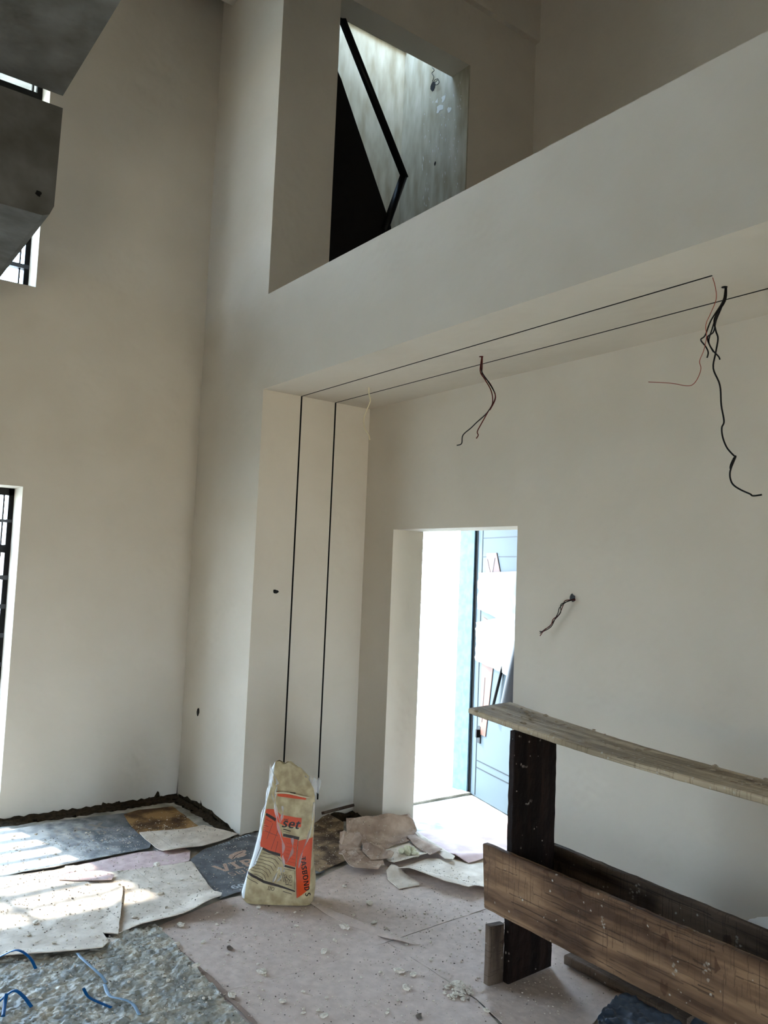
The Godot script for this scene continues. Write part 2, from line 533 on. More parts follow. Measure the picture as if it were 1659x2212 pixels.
func bag_print() -> Image:
	# the front of the bag, 0.42 m wide and 0.70 m high
	var W := 504
	var H := 840
	var im := noise_image(W, H, Color(0.62, 0.54, 0.385), Color(0.77, 0.70, 0.54), 0.012, 1, 1, 4, 81, 1.5)
	var P := func(a: Array) -> PackedVector2Array:
		var r := PackedVector2Array()
		for i in range(0, a.size(), 2): r.append(Vector2(a[i] * 0.448 - 51.6, a[i + 1] * 0.439 - 48.5))
		return r
	var orange := Color(0.80, 0.29, 0.12)
	var dark := Color(0.16, 0.10, 0.07)
	# left side strip: white paper and window-lit plastic, the brightness painted in
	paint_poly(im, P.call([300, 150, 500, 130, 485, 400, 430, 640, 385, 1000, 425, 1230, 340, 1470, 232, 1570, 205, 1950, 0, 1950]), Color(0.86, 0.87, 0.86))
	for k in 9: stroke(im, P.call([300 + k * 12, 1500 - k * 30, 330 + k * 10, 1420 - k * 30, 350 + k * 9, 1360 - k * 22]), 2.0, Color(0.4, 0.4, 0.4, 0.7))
	paint_poly(im, P.call([565, 510, 985, 560, 980, 606, 575, 570]), orange)
	paint_poly(im, P.call([750, 512, 830, 520, 825, 535, 755, 528]), dark)
	paint_poly(im, P.call([430, 750, 570, 745, 640, 810, 940, 835, 935, 960, 690, 950, 420, 800]), orange)
	paint_poly(im, P.call([430, 800, 590, 860, 690, 1105, 905, 1125, 890, 1475, 735, 1450, 660, 1335, 380, 1225]), orange)
	paint_poly(im, P.call([436, 800, 580, 858, 575, 900, 425, 830]), dark)
	paint_poly(im, P.call([690, 1060, 922, 1088, 918, 1126, 690, 1098]), dark)
	paint_poly(im, P.call([425, 1240, 672, 1325, 668, 1360, 418, 1268]), dark)
	paint_poly(im, P.call([725, 1462, 892, 1482, 890, 1506, 725, 1486]), dark)
	for l in [[440, 880, 525, 912], [400, 1015, 620, 1090], [540, 925, 470, 1130], [620, 1000, 540, 1260], [625, 1160, 600, 1310], [430, 960, 480, 975]]:
		stroke(im, P.call(l), 2.4, Color(0.30, 0.09, 0.04))
	for k in 4: stroke(im, P.call([400, 945 + k * 24, 435, 952 + k * 24]), 3.0, Color(0.85, 0.62, 0.5, 0.8))
	stroke(im, P.call([905, 1120, 893, 1475]), 2.0, Color(0.35, 0.10, 0.05))
	for k in 6: stroke(im, P.call([745, 1180 + k * 46, 880, 1196 + k * 46]), 1.6, Color(0.55, 0.17, 0.08))
	write_text(im, "rei", P.call([690, 885])[0], 15, 0.05, dark, true, 0.2)
	write_text(im, "set", P.call([665, 975])[0], 50, 0.05, Color(0.07, 0.05, 0.05), true, 0.25, 1.1)
	stroke(im, P.call([690, 1000, 795, 1022]), 6.0, dark)
	stroke(im, P.call([690, 1030, 790, 1050]), 2.0, dark)
	for k in 8:
		var y := 1310.0 + k * 40.0
		var x := 420.0 - k * 26.0
		stroke(im, P.call([x, y, x + 150, y + 18, x + 210, y + 45, x + 270 - k * 6, y + 110]), 2.6, Color(0.25, 0.17, 0.11))
	paint_poly(im, P.call([235, 1580, 500, 1672, 700, 1738, 905, 1800, 900, 1818, 690, 1765, 490, 1706, 230, 1612]), dark)
	stroke(im, P.call([215, 1655, 390, 1718]), 3.0, dark)
	stroke(im, P.call([735, 1815, 860, 1850]), 3.0, dark)
	stroke(im, P.call([735, 1512, 890, 1525, 895, 1780]), 2.0, dark)
	for c in [[760, 1610], [830, 1610], [780, 1650], [835, 1670], [790, 1700]]:
		var ring := []
		for k in 9: ring.append_array([c[0] + 20 * cos(TAU * k / 8), c[1] + 20 * sin(TAU * k / 8)])
		stroke(im, P.call(ring), 2.0, dark)
	for l in [[760, 1610, 830, 1670], [700, 1560, 745, 1690], [725, 1570, 770, 1700], [680, 1600, 700, 1680], [765, 1720, 855, 1728]]: stroke(im, P.call(l), 3.0, dark)
	write_text(im, "IIO", P.call([525, 1790])[0], 20, 0.2, dark, false, 0.0, 1.1)
	paint_poly(im, P.call([910, 1140, 1105, 1108, 1098, 1740, 1085, 1775, 930, 1900, 902, 1500]), orange)
	stroke(im, P.call([912, 1140, 902, 1500, 930, 1890]), 2.0, Color(0.5, 0.15, 0.06))
	write_text(im, "TASBOND S", P.call([952, 1345])[0], 30, 1.38, Color(0.10, 0.06, 0.05), true, 0.1, 1.05)
	stroke(im, P.call([985, 1330, 1075, 1610]), 3.0, dark)
	return im

# ---------------------------------------------------------------- room
func build_camera_and_light() -> void:
	var cam := Camera3D.new()
	cam.name = "camera"
	add_child(cam)
	cam.position = Vector3(0, 1.75, 0)
	cam.rotation = Vector3(0.074307, 0.932228, 0.040679)
	cam.fov = 65.4270
	cam.current = true
	var env := Environment.new()
	env.background_mode = Environment.BG_SKY
	var sm := ProceduralSkyMaterial.new()
	sm.sky_top_color = Color(0.72, 0.855, 1.0)
	sm.sky_horizon_color = Color(0.87, 0.938, 1.0)
	sm.ground_bottom_color = Color(0.75, 0.73, 0.68)
	sm.ground_horizon_color = Color(0.85, 0.84, 0.80)
	sm.sun_angle_max = 10.0
	sm.sky_energy_multiplier = 4.0
	sm.ground_energy_multiplier = 4.0
	var sky := Sky.new()
	sky.sky_material = sm
	env.sky = sky
	env.tonemap_mode = Environment.TONE_MAPPER_LINEAR
	env.tonemap_exposure = 1.2
	env.sdfgi_enabled = true
	env.ssao_enabled = true
	env.ssil_enabled = true
	var we := WorldEnvironment.new()
	we.name = "world_environment"
	we.environment = env
	add_child(we)
	var sun := DirectionalLight3D.new()
	sun.name = "sun"
	sun.light_color = Color(1.0, 0.985, 0.96)
	sun.light_energy = 5.0
	sun.light_angular_distance = 1.5
	sun.shadow_enabled = true
	add_child(sun)
	sun.look_at_from_position(Vector3.ZERO, Vector3(2.05, -2.2, -0.5), Vector3.UP)

func build_room() -> void:
	struct("floor", boxes([[-6.1, 3.7, -0.2, 0.0, -5.2, 4.7]]), M.floor, "dusty grey screed floor")
	struct("ground", boxes([[-40, -6.1, -0.4, -0.12, -40, 40], [-6.1, 3.7, -0.4, -0.12, -40, -5.2]]), M.ground)
	struct("ceiling", boxes([[-4.9767, 3.7, 7.0, 7.2, -5.2, 4.7], [-6.05, -4.9767, 7.0, 7.2, -2.68, 4.7]]), M.wall)
	# left wall with its two tall windows
	var left := struct("wall_left", boxes([
		[-6.05, XL, 0.25, 7.0, -2.68, -1.243],
		[-6.05, XL - 0.014, 0.0, 0.25, -2.68, -1.243],
		[-6.05, XL, 2.225, 3.61, -1.243, 0.6], [-6.05, XL, 2.225, 3.61, 0.6, 0.9], [-6.05, XL, 5.4, 7.0, -1.243, 0.6],
		[-6.05, XL, 3.61, 5.4, -1.243, -1.2285],
		[-6.05, XL, 0.0, 0.06, -1.243, 0.9],
		[-6.05, XL, 3.61, 7.0, 0.6, 0.9], [-6.05, XL, 0.0, 7.0, 0.9, 4.7]]), M.wall, "tall plain plastered left wall")
	var st := start()
	# the plaster skin stops short of the floor in a broken edge
	var edge := v2([-1.256, -0.016, -1.317, -0.004, -1.341, -0.023, -1.422, -0.014, -1.444, 0.004, -1.468, -0.014, -1.558, -0.022, -1.613, -0.023, -1.647, 0.006, -1.696, 0.014, -1.734, -0.001, -1.761, -0.020, -1.823, -0.004, -1.909, 0.006, -1.923, 0.037, -1.970, 0.014, -2.016, 0.024, -2.042, 0.030, -2.057, 0.012, -2.122, -0.010, -2.133, 0.024, -2.154, 0.022, -2.158, 0.004, -2.247, 0.022, -2.299, 0.025, -2.321, 0.063, -2.336, 0.054, -2.346, 0.016, -2.395, 0.026, -2.471, 0.026])
	var skin := PackedVector2Array([Vector2(-1.243, 0.25), Vector2(-1.243, 0.0)])
	for p in edge:
		if p.x < -1.244: skin.append(Vector2(p.x, maxf(0.004, p.y)))
	skin.append(Vector2(ZF, 0.25))
	prism(st, skin, func(p: Vector2, t: float) -> Vector3: return Vector3(XL - t * 0.0145, p.y, p.x))
	put("plaster_edge", smooth(st), M.wall, left)
	put("bare_mortar_strip", boxes([[XL - 0.02, XL - 0.009, 0.0, 0.24, ZF, -1.244]]), M.mortar, left)
	# pier
	var pier := struct("wall_pier", boxes([
		[-6.05, XE - 0.02, 0.25, 7.0, -2.68, ZF], [-6.05, XE - 0.02, 0.0, 0.25, -2.68, ZF - 0.016],
		[XE - 0.02, XE, YS, 7.0, -2.68, ZF]]), M.wall, "plain plastered pier beside the recess")
	st = start()
	edge = v2([-5.793, 0.026, -5.740, 0.029, -5.671, 0.029, -5.622, 0.050, -5.553, 0.038, -5.449, 0.054, -5.400, 0.050, -5.388, 0.079, -5.352, 0.049, -5.282, 0.048, -5.192, 0.056, -5.153, 0.044, -5.057, 0.038, -4.985, 0.033, -4.943, 0.036, -4.892, 0.017, -4.843, 0.009, -4.802, 0.003, -4.769, 0.007])
	skin = PackedVector2Array([Vector2(XL, 0.25)])
	for p in edge:
		skin.append(Vector2(clampf(p.x, XL, XE - 0.012), maxf(0.003, p.y)))
	skin.append(Vector2(XE - 0.001, 0.001))
	skin.append(Vector2(XE - 0.001, 0.25))
	prism(st, skin, func(p: Vector2, t: float) -> Vector3: return Vector3(p.x, p.y, ZF - t * 0.0145))
	put("plaster_edge", smooth(st), M.wall, pier)
	put("bare_mortar_strip", boxes([[XL, XE - 0.01, 0.0, 0.24, ZF - 0.02, ZF - 0.009]]), M.mortar, pier)
	# reveal of the recess: skin in strips with two black grooves between them
	var g := 0.0065
	var rev := struct("wall_reveal", boxes([
		[XE - 0.215, XE - 0.02, 0.0, YT, -3.64, -2.68],
		[XE - 0.02, XE, 0.0, YS, -2.781 + g, ZF - 0.0001], [XE - 0.02, XE, 0.0, YS, -3.0635 + g, -2.781 - g],
		[XE - 0.02, XE, 0.0, YS, ZB, -3.0635 - g],
		[XE - 0.02, XE, 0.0, 0.31, -2.781 - g, -2.781 + g], [XE - 0.02, XE, 0.0, 0.158, -3.0635 - g, -3.0635 + g]]), M.wall, "narrow plastered reveal with two vertical black grooves")
	put("groove_channel", boxes([[XE - 0.019, XE - 0.0004, 0.31, YS, -2.781 - g, -2.781 + g]]), M.groove, rev)
	put("groove_channel", boxes([[XE - 0.019, XE - 0.0004, 0.158, YS, -3.0635 - g, -3.0635 + g]]), M.groove, rev)
	# beam, mezzanine slab and soffit
	var beam := struct("beam", boxes([
		[XE, 3.7, YS + 0.02, YT, -5.2, ZF], [-4.9767, XE, YS + 0.02, YT, -5.2, -3.64],
		[XE, 3.7, YS, YS + 0.02, -2.781 + g, ZF], [XE, 3.7, YS, YS + 0.02, -3.0635 + g, -2.781 - g],
		[XE, 3.7, YS, YS + 0.02, -5.2, -3.0635 - g], [-1.678, 3.7, YS, YS + 0.02, -2.781 - g, -2.781 + g]]), M.wall, "deep plastered beam over the recess")
	put("groove_channel", boxes([[XE, -1.678, YS + 0.0004, YS + 0.019, -2.781 - g, -2.781 + g]]), M.groove, beam)
	put("groove_channel", boxes([[XE, 3.7, YS + 0.0004, YS + 0.019, -3.0635 - g, -3.0635 + g]]), M.groove, beam)
	struct("wall_back", boxes([
		[-4.9767, -4.4164, 0.0, YS, -3.639, ZB], [-3.233, 3.7, 0.0, YS, -3.639, ZB],
		[-4.4164, -3.233, 2.0435, YS, -3.639, ZB]]), M.wall, "plain plastered back wall of the recess with a doorway")
	# lobby outside the doorway
	struct("wall_lobby", boxes([
		[-5.0, -2.3, 0.0, YS, -4.8, -4.6], [-2.5, -2.3, 0.0, YS, -4.6, -3.639],
		[-5.0, -4.8, 0.0, YS, -3.66, -3.639], [-5.0, -4.8, 2.4, YS, -4.6, -3.639], [-5.0, -4.8, 0.0, 2.4, -4.6, -4.54]]), M.wall)
	# upper storey
	struct("wall_upper_side", boxes([
		[XE - 0.215, XE, YT, 7.0, -2.951, -2.68], [XE - 0.215, XE, 5.984, 6.51, -4.2324, -2.951],
		[XE - 0.215, XE, YT, 6.51, -5.2, -4.245], [XE - 0.215, XE, 5.984, 6.51, -4.245, -4.2324], [XE - 0.215, XE + 0.05, 6.51, 7.0, -5.2, -2.68]]), M.wall, "upper side wall with an opening to the stairwell")
	struct("wall_upper_back", boxes([[XE, 3.7, YT, 7.0, -5.2, -5.016]]), M.wall, "upper back wall above the beam")
	struct("wall_stairwell", boxes([
		[-5.86, -5.66, 3.4, 7.2, -4.43, -2.68], [-5.86, XE - 0.215, 3.4, 7.2, -4.43, -4.2324], [XE - 0.215, XE - 0.001, 3.599, 5.99, -4.245, -4.2318],
		[-5.66, -5.63, 6.56, 7.2, -4.2324, -2.68], [-5.86, XE - 0.215, 3.2, 3.5, -4.43, -2.68]]), M.stair_wall, "stained grey plaster walls of the stairwell")
	struct("added_sun_shade", boxes([[-8.0, -6.05, 5.5, 5.65, -2.6, 3.0]]), M.concrete)  # unseen canopy added to keep sun out of the upper window
	struct("added_roof_strip", boxes([[-5.86, -4.9767, 7.0, 7.2, -3.4, -2.68]]), M.concrete)  # unseen strip added to cut the daylight falling into the stairwell
	# ceiling beam at the top of the pier
	struct("beam", boxes([[-5.615, -5.2, 6.152, 7.0, ZF, -0.9]]), M.wall)
	# behind the camera; the wall openings are added and sized for fill light
	struct("wall_rear", boxes([
		[-6.05, -4.9, 0.0, 7.0, 4.5, 4.7], [-3.8, 3.7, 0.0, 7.0, 4.5, 4.7], [-4.9, -3.8, 0.0, 4.8, 4.5, 4.7], [-4.9, -3.8, 5.3, 7.0, 4.5, 4.7]]), M.wall)
	struct("wall_right", boxes([
		[3.5, 3.7, 0.0, 7.0, -5.2, -3.36], [3.5, 3.7, 2.6, 7.0, -3.36, -2.4], [3.5, 3.7, 0.0, 7.0, -2.4, 1.8],
		[3.5, 3.7, 0.0, 0.1, 1.8, 3.4], [3.5, 3.7, 1.8, 7.0, 1.8, 3.4], [3.5, 3.7, 0.0, 7.0, 3.4, 4.7]]), M.wall)
	# concrete landing against the left wall, and the floor slab that starts beside it
	st = start()
	var prof := PackedVector2Array([Vector2(-0.9, 3.924), Vector2(2.4, 3.924), Vector2(2.4, 3.371), Vector2(-0.845, 3.371), Vector2(-0.875, 3.385), Vector2(-0.893, 3.43)])
	prism(st, prof, func(p: Vector2, t: float) -> Vector3: return Vector3(-3.955 + t * (XL + 3.955), p.y, p.x))
	var land := struct("landing_slab", smooth(st), M.concrete_shaded, "deep grey concrete stair landing")
	put("hole", disc(0.014, 3), M.black, land).transform = Transform3D(Basis(Vector3.UP, PI / 2), Vector3(-3.953, 3.47, -0.82))
	struct("upper_slab", boxes([[-3.975, 3.7, 3.995, 4.2, -0.9, 4.7]]), M.concrete, "grey concrete slab above the landing")

func disc(r: float, seed_: int, squash := 1.0) -> ArrayMesh:
	# a small irregular blob with thickness, flat against a wall; its front looks along +z
	var q := RandomNumberGenerator.new()
	q.seed = seed_
	var pts := PackedVector2Array()
	for k in 11: pts.append(Vector2.from_angle(TAU * k / 11.0) * r * q.randf_range(0.72, 1.2) * Vector2(squash, 1.0))
	var st := start()
	prism(st, pts, func(p: Vector2, t: float) -> Vector3: return Vector3(p.x, p.y, 0.0015 - t * 0.003))
	return smooth(st)

func tall_window(called: String, y0: float, y1: float, z0: float, z1: float, rails: Array, label: String) -> void:
	var w := Node3D.new()
	w.name = called
	add_child(w)
	tag(w, label, "", "", "structure")
	var x := -6.045
	var list := [[x - 0.05, x, y0, y1, z0, z0 + 0.034], [x - 0.05, x, y0, y1, z1 - 0.034, z1], [x - 0.05, x, y0, y0 + 0.05, z0, z1], [x - 0.05, x, y1 - 0.05, y1, z0, z1]]
	put("window_frame", boxes(list), M.black, w)
	put("sash_stile", boxes([[x - 0.045, x - 0.012, y0, y1, z0 + 0.056, z0 + 0.066]]), M.black, w)
	for y in rails:
		put("transom" if y[1] > 0.04 else "glazing_bar", boxes([[x - 0.05, x + 0.004, y[0] - y[1] / 2, y[0] + y[1] / 2, z0, z1]]), M.black if y[1] > 0.04 else M.tube_grey, w)
	for k in range(1, int((z1 - z0) / 0.62)):
		var z := z0 + k * 0.65
		put("mullion", boxes([[x - 0.05, x, y0, y1, z - 0.025, z + 0.025]]), M.black, w)
	put("pane", boxes([[x - 0.03, x - 0.026, y0, y1, z0, z1]]), M.glass, w)

func build_openings() -> void:
	var bars := [[1.80, 0.055], [1.995, 0.02]]
	for k in 8: bars.append([0.2 + k * 0.2, 0.03])
	tall_window("window_1", 0.06, 2.225, -1.243, 0.9, bars, "tall black framed window at the left edge, near the floor")
	tall_window("window_2", 3.61, 5.4, -1.2285, 0.6, [[5.09, 0.05], [3.82, 0.03], [4.3, 0.03], [4.7, 0.03]], "black framed upper window behind the concrete landing")
	# entrance door standing open in the lobby
	var d := Node3D.new()
	d.name = "door_1"
	add_child(d)
	tag(d, "pale blue entrance door standing open in the bright lobby", "", "", "structure")
	put("door_frame", boxes([[-5.0, -4.80, 0.0, 2.4, -4.54, -4.525], [-4.88, -4.80, 0.0, 2.4, -4.525, -4.50], [-5.0, -4.8, 2.385, 2.4, -4.54, -3.66]]), M.frame_blue, d)
	put("threshold", boxes([[-4.87, -4.77, 0.0, 0.018, -4.54, -3.64]]), M.floor, d)
	put("seal", boxes([[-4.80, -4.775, 0.0, 2.38, -4.545, -4.515]]), M.black, d)
	var leaf := Node3D.new()
	leaf.name = "leaf"
	d.add_child(leaf)
	leaf.transform = Transform3D(Basis(Vector3.UP, -0.263), Vector3(-4.765, 0.0, -4.535))
	put("panel", boxes([[0.0, 0.95, 0.01, 2.36, -0.02, 0.02]]), M.door, leaf)
	var st := start()
	for y in [1.90, 2.05, 0.235, 0.29]: bx(st, Vector3(0.08, y - 0.003, 0.02), Vector3(0.93, y + 0.003, 0.023))
	bx(st, Vector3(0.07, 0.02, 0.02), Vector3(0.078, 2.34, 0.023))
	put("inlay_line", st.commit(), M.door_line, leaf)
	st = start()
	prism(st, PackedVector2Array([Vector2(0.15, 1.72), Vector2(0.15, 1.93), Vector2(0.31, 1.93), Vector2(0.40, 1.72)]), func(p: Vector2, t: float) -> Vector3: return Vector3(p.x, p.y, 0.026 - t * 0.006))
	prism(st, PackedVector2Array([Vector2(0.13, 0.5), Vector2(0.13, 1.42), Vector2(0.36, 1.36), Vector2(0.22, 0.5)]), func(p: Vector2, t: float) -> Vector3: return Vector3(p.x, p.y, 0.026 - t * 0.006))
	put("inlay_panel", smooth(st), M.door_pink, leaf)
	st = start()
	for l in [[0.17, 1.88, 0.24, 1.74], [0.29, 1.89, 0.25, 1.74], [0.19, 0.95, 0.16, 0.6]]:
		var a := Vector2(l[0], l[1])
		var b := Vector2(l[2], l[3])
		var n := (b - a).normalized().orthogonal() * 0.0025
		prism(st, PackedVector2Array([a + n, b + n, b - n, a - n]), func(p: Vector2, t: float) -> Vector3: return Vector3(p.x, p.y, 0.0275 - t * 0.003))
	put("inlay_line", smooth(st), M.door_line, leaf)
	st = start()
	bx(st, Vector3(0.10, 0.43, 0.02), Vector3(0.14, 0.56, 0.028))
	bx(st, Vector3(0.11, 0.475, 0.028), Vector3(0.13, 0.535, 0.055))
	put("handle", st.commit(), M.black, leaf)
	# the packing film still hanging on the leaf
	var film := base("packing_film", Vector3(-4.765, 0.0, -4.535))
	film.rotation.y = -0.263
	tag(film, "wrinkled white packing film still taped across the open entrance door", "plastic film")
	for k in 2:
		st = start()
		var top: PackedVector2Array = [PackedVector2Array([Vector2(0.055, 1.77), Vector2(0.9, 1.80)]), PackedVector2Array([Vector2(0.04, 1.37), Vector2(0.9, 1.52)])][k]
		var bot: PackedVector2Array = [PackedVector2Array([Vector2(0.055, 1.48), Vector2(0.9, 1.34)]), PackedVector2Array([Vector2(0.04, 1.07), Vector2(0.9, 0.98)])][k]
		var grid := []
		for i in 25:
			var row := []
			for j in 13:
				var p := top[0].lerp(top[1], i / 24.0).lerp(bot[0].lerp(bot[1], i / 24.0), j / 12.0)
				row.append(Vector3(p.x, p.y, 0.04 + 0.018 * fine.get_noise_2d(p.x * 4.0 + k * 9.0, p.y * 26.0 + p.x * 8.0)))
			grid.append(row)
		st.set_smooth_group(0)
		for i in 24:
			for j in 12:
				tri(st, grid[i][j], grid[i + 1][j], grid[i + 1][j + 1]); tri(st, grid[i][j], grid[i + 1][j + 1], grid[i][j + 1])
		put("sheet", smooth(st), M.hanging, film)
	# long pull handle, a grey tube beside a black bar, slanting across the leaf
	var pull := Node3D.new()
	pull.name = "pull_handle"
	d.add_child(pull)
	st = start()
	var p := on_z([-3.996, 1.674, -4.228, 0.745], -4.33)
	tube(st, PackedVector3Array(p), 0.05, 16)
	put("tube", smooth(st), M.tube_grey, pull)
	st = start()
	p = on_z([-4.181, 1.565, -4.437, 0.690], -4.385)
	tube(st, PackedVector3Array(p), 0.012, 8)
	put("bar", smooth(st), M.black, pull)

func build_stair_rail() -> void:
	# black steel stair side with a handrail, seen through the upper opening
	var s := base("steel_stair")
	tag(s, "black steel stair side with sloping handrail in the upper stairwell", "stair")
	var x := -5.0
	var st := start()
	prism(st, PackedVector2Array([Vector2(-2.75, 6.05), Vector2(-3.132, 5.521), Vector2(-3.667, 4.504), Vector2(-3.71, 3.55), Vector2(-2.75, 3.55)]), func(p: Vector2, t: float) -> Vector3: return Vector3(x - t * 0.05, p.y, p.x))
	put("stringer", smooth(st), M.steel, s)
	for k in 7:
		var z := -2.9 - k * 0.12
		put("tread", boxes([[x - 0.55, x - 0.05, 5.45 - k * 0.21, 5.49 - k * 0.21, z - 0.13, z + 0.10]]), M.steel, s)
	put("handrail", rail_bar([Vector3(x, 6.30, -2.92), Vector3(x, 4.948, -3.787)], 0.06), M.steel, s)
	put("rail_post", rail_bar([Vector3(x, 4.97, -3.775), Vector3(x, 4.45, -3.60)], 0.05), M.steel, s)

func rail_bar(line: Array, w: float) -> ArrayMesh:
	var st := start()
	tube(st, PackedVector3Array(line), w * 0.7, 4)
	st.generate_normals()
	return st.commit()

# ---------------------------------------------------------------- boards
func board(line: Array, wide: Vector3, thick: Vector3, jitter: float, seed_: int, ends := 0.0, wide_end := Vector3.ZERO) -> ArrayMesh:
	# a sawn board: line of centres, half-width and half-thickness vectors, worn edges
	var q := RandomNumberGenerator.new()
	q.seed = seed_
	var pts := PackedVector3Array()
	for i in line.size() - 1:
		var n := maxi(2, int((line[i] as Vector3).distance_to(line[i + 1]) / 0.035))
		for k in n: pts.append((line[i] as Vector3).lerp(line[i + 1], float(k) / n))
	pts.append(line[line.size() - 1])
	if line.size() > 2: pts = catmull(line, 14)
	var c := 0.004 / thick.length()
	var cw := 0.004 / wide.length()
	var ring := [[-1 + cw, -1.0], [1 - cw, -1.0], [1.0, -1 + c], [1.0, 1 - c], [1 - cw, 1.0], [-1 + cw, 1.0], [-1.0, 1 - c], [-1.0, -1 + c]]
	var along := 0.0
	var rows := []
	var uvs := []
	var dir := (pts[pts.size() - 1] - pts[0]).normalized()
	for i in pts.size():
		if i > 0: along += pts[i].distance_to(pts[i - 1])
		var row := []
		var uv := []
		var v := 0.0
		var j0 := q.randf_range(-jitter, jitter)
		var j1 := q.randf_range(-jitter, jitter)
		for k in 9:
			var r: Array = ring[k % 8]
			var ww := wide if wide_end == Vector3.ZERO else wide.lerp(wide_end, clampf(float(i) / (pts.size() - 1) * 1.8, 0, 1))
			var w := ww * float(r[0]) + wide.normalized() * (j0 if r[0] > 0.0 else j1)
			var end := Vector3.ZERO
			if i == 0 or i == pts.size() - 1:
				end = dir * ends * sin(float(r[0]) * 5.0 + seed_)
			row.append(pts[i] + w + thick * float(r[1]) + end)
			if k > 0:
				var b: Array = ring[k - 1]
				v += (wide * (float(r[0]) - float(b[0])) + thick * (float(r[1]) - float(b[1]))).length()
			uv.append(Vector2(along / 1.1, v / 0.55))
		rows.append(row)
		uvs.append(uv)
	var st := start()
	st.set_smooth_group(-1)
	for i in rows.size() - 1:
		for k in 8:
			var a: Vector3 = rows[i][k]
			var b: Vector3 = rows[i][k + 1]
			var cc: Vector3 = rows[i + 1][k + 1]
			var d: Vector3 = rows[i + 1][k]
			var mid := (a + cc) / 2.0 - (pts[i] + pts[i + 1]) / 2.0
			if (b - a).cross(cc - a).dot(mid) < 0.0:
				tri(st, a, b, cc, uvs[i][k], uvs[i][k + 1], uvs[i + 1][k + 1]); tri(st, a, cc, d, uvs[i][k], uvs[i + 1][k + 1], uvs[i + 1][k])
			else:
				tri(st, a, cc, b, uvs[i][k], uvs[i + 1][k + 1], uvs[i][k + 1]); tri(st, a, d, cc, uvs[i][k], uvs[i + 1][k], uvs[i + 1][k + 1])
	for e in [0, rows.size() - 1]:
		for k in 6:
			var a: Vector3 = rows[e][0]
			var b: Vector3 = rows[e][k + 1]
			var cc: Vector3 = rows[e][k + 2]
			if ((b - a).cross(cc - a).dot(dir) < 0.0) == (e == 0):
				var t := b
				b = cc
				cc = t
			tri(st, a, b, cc, Vector2(0, 0), Vector2(0.02, 0.3), Vector2(0.02, 0.1))
	return smooth(st)

func build_bench() -> void:
	var b := base("wooden_trestle")
	tag(b, "tall rough wooden trestle bench with a dusty plank top and side rails", "trestle")
	put("plank_top", board([Vector3(-2.80, 1.117, -2.765), Vector3(-2.5, 1.091, -2.765), Vector3(-2.0, 1.06, -2.765), Vector3(-1.35, 1.044, -2.765), Vector3(-0.7, 1.046, -2.765), Vector3(-0.2, 1.06, -2.765)], Vector3(-0.02, 0, -0.165), Vector3(0, 0.0125, 0), 0.003, 5, 0.012, Vector3(0, -0.012, -0.16)), M.wood_dusty, b)
	for x in [-2.503, -0.5]:
		put("post", board([Vector3(x, 0.014, -2.747), Vector3(x, 1.076 if x < -1.0 else 1.03, -2.747)], Vector3(0, 0, 0.138), Vector3(0.018, 0, 0), 0.002, 6, 0.004), M.wood_dark, b)
	put("front_rail", board([Vector3(-2.62, 0.426, -2.59), Vector3(-0.25, 0.426, -2.59)], Vector3(0, 0.136, 0), Vector3(0, 0, 0.016), 0.0015, 7, 0.014), M.wood, b)
	put("back_rail", board([Vector3(-2.56, 0.411, -2.902), Vector3(-0.25, 0.378, -2.902)], Vector3(0, 0.132, 0), Vector3(0, 0, 0.016), 0.0015, 8, 0.01), M.wood_grey, b)
	put("cleat", board([Vector3(-2.527, 0.013, -2.561), Vector3(-2.527, 0.256, -2.561)], Vector3(0, 0, 0.044), Vector3(0.016, 0, 0), 0.002, 9, 0.004), M.wood_grey, b)
	# plaster droppings stuck on the plank
	var st := start()
	for i in 90:
		var x := rng.randf_range(-2.75, -0.6)
		var z := rng.randf_range(-2.9, -2.6)
		var y := 1.13 - 0.057 * clampf((x + 2.8) / 0.8, 0, 1) - 0.016 * clampf((x + 2.0) / 0.65, 0, 1)
		lump(st, Vector3(x, y, z), rng.randf_range(0.004, 0.012) * Vector3(1.4, 0.5, 1.0), i)
	var crust := put("plaster_crust", smooth(st), M.wood_dusty, b)
	crust.set_meta("kind", "stuff")
	tag(put("batten", board([Vector3(-2.47, 0.034, -2.985), Vector3(-1.86, 0.034, -2.992)], Vector3(0, 0, 0.035), Vector3(0, 0.02, 0), 0.002, 12), M.wood_grey), "thin dark batten lying on the floor under the trestle", "batten")

func lump(st: SurfaceTool, at: Vector3, size: Vector3, seed_: int) -> void:
	var q := RandomNumberGenerator.new()
	q.seed = seed_ * 7 + 1
	var rings := []
	for i in 4:
		var lat := -PI / 2 + PI * (i + 0.5) / 4.0
		var row := []
		for k in 6:
			var a := TAU * (k + 0.5 * (i % 2)) / 6.0
			row.append(at + Vector3(cos(lat) * cos(a), sin(lat), cos(lat) * sin(a)) * size * q.randf_range(0.7, 1.25))
		rings.append(row)
	st.set_smooth_group(-1)
	for i in 3:
		for k in 6:
			var a: Vector3 = rings[i][k]
			var b: Vector3 = rings[i][(k + 1) % 6]
			var c: Vector3 = rings[i + 1][(k + 1) % 6]
			var d: Vector3 = rings[i + 1][k]
			tri(st, a, b, c); tri(st, a, c, d)
	for k in 4:
		tri(st, rings[0][0], rings[0][k + 2], rings[0][k + 1]); tri(st, rings[3][0], rings[3][k + 1], rings[3][k + 2])

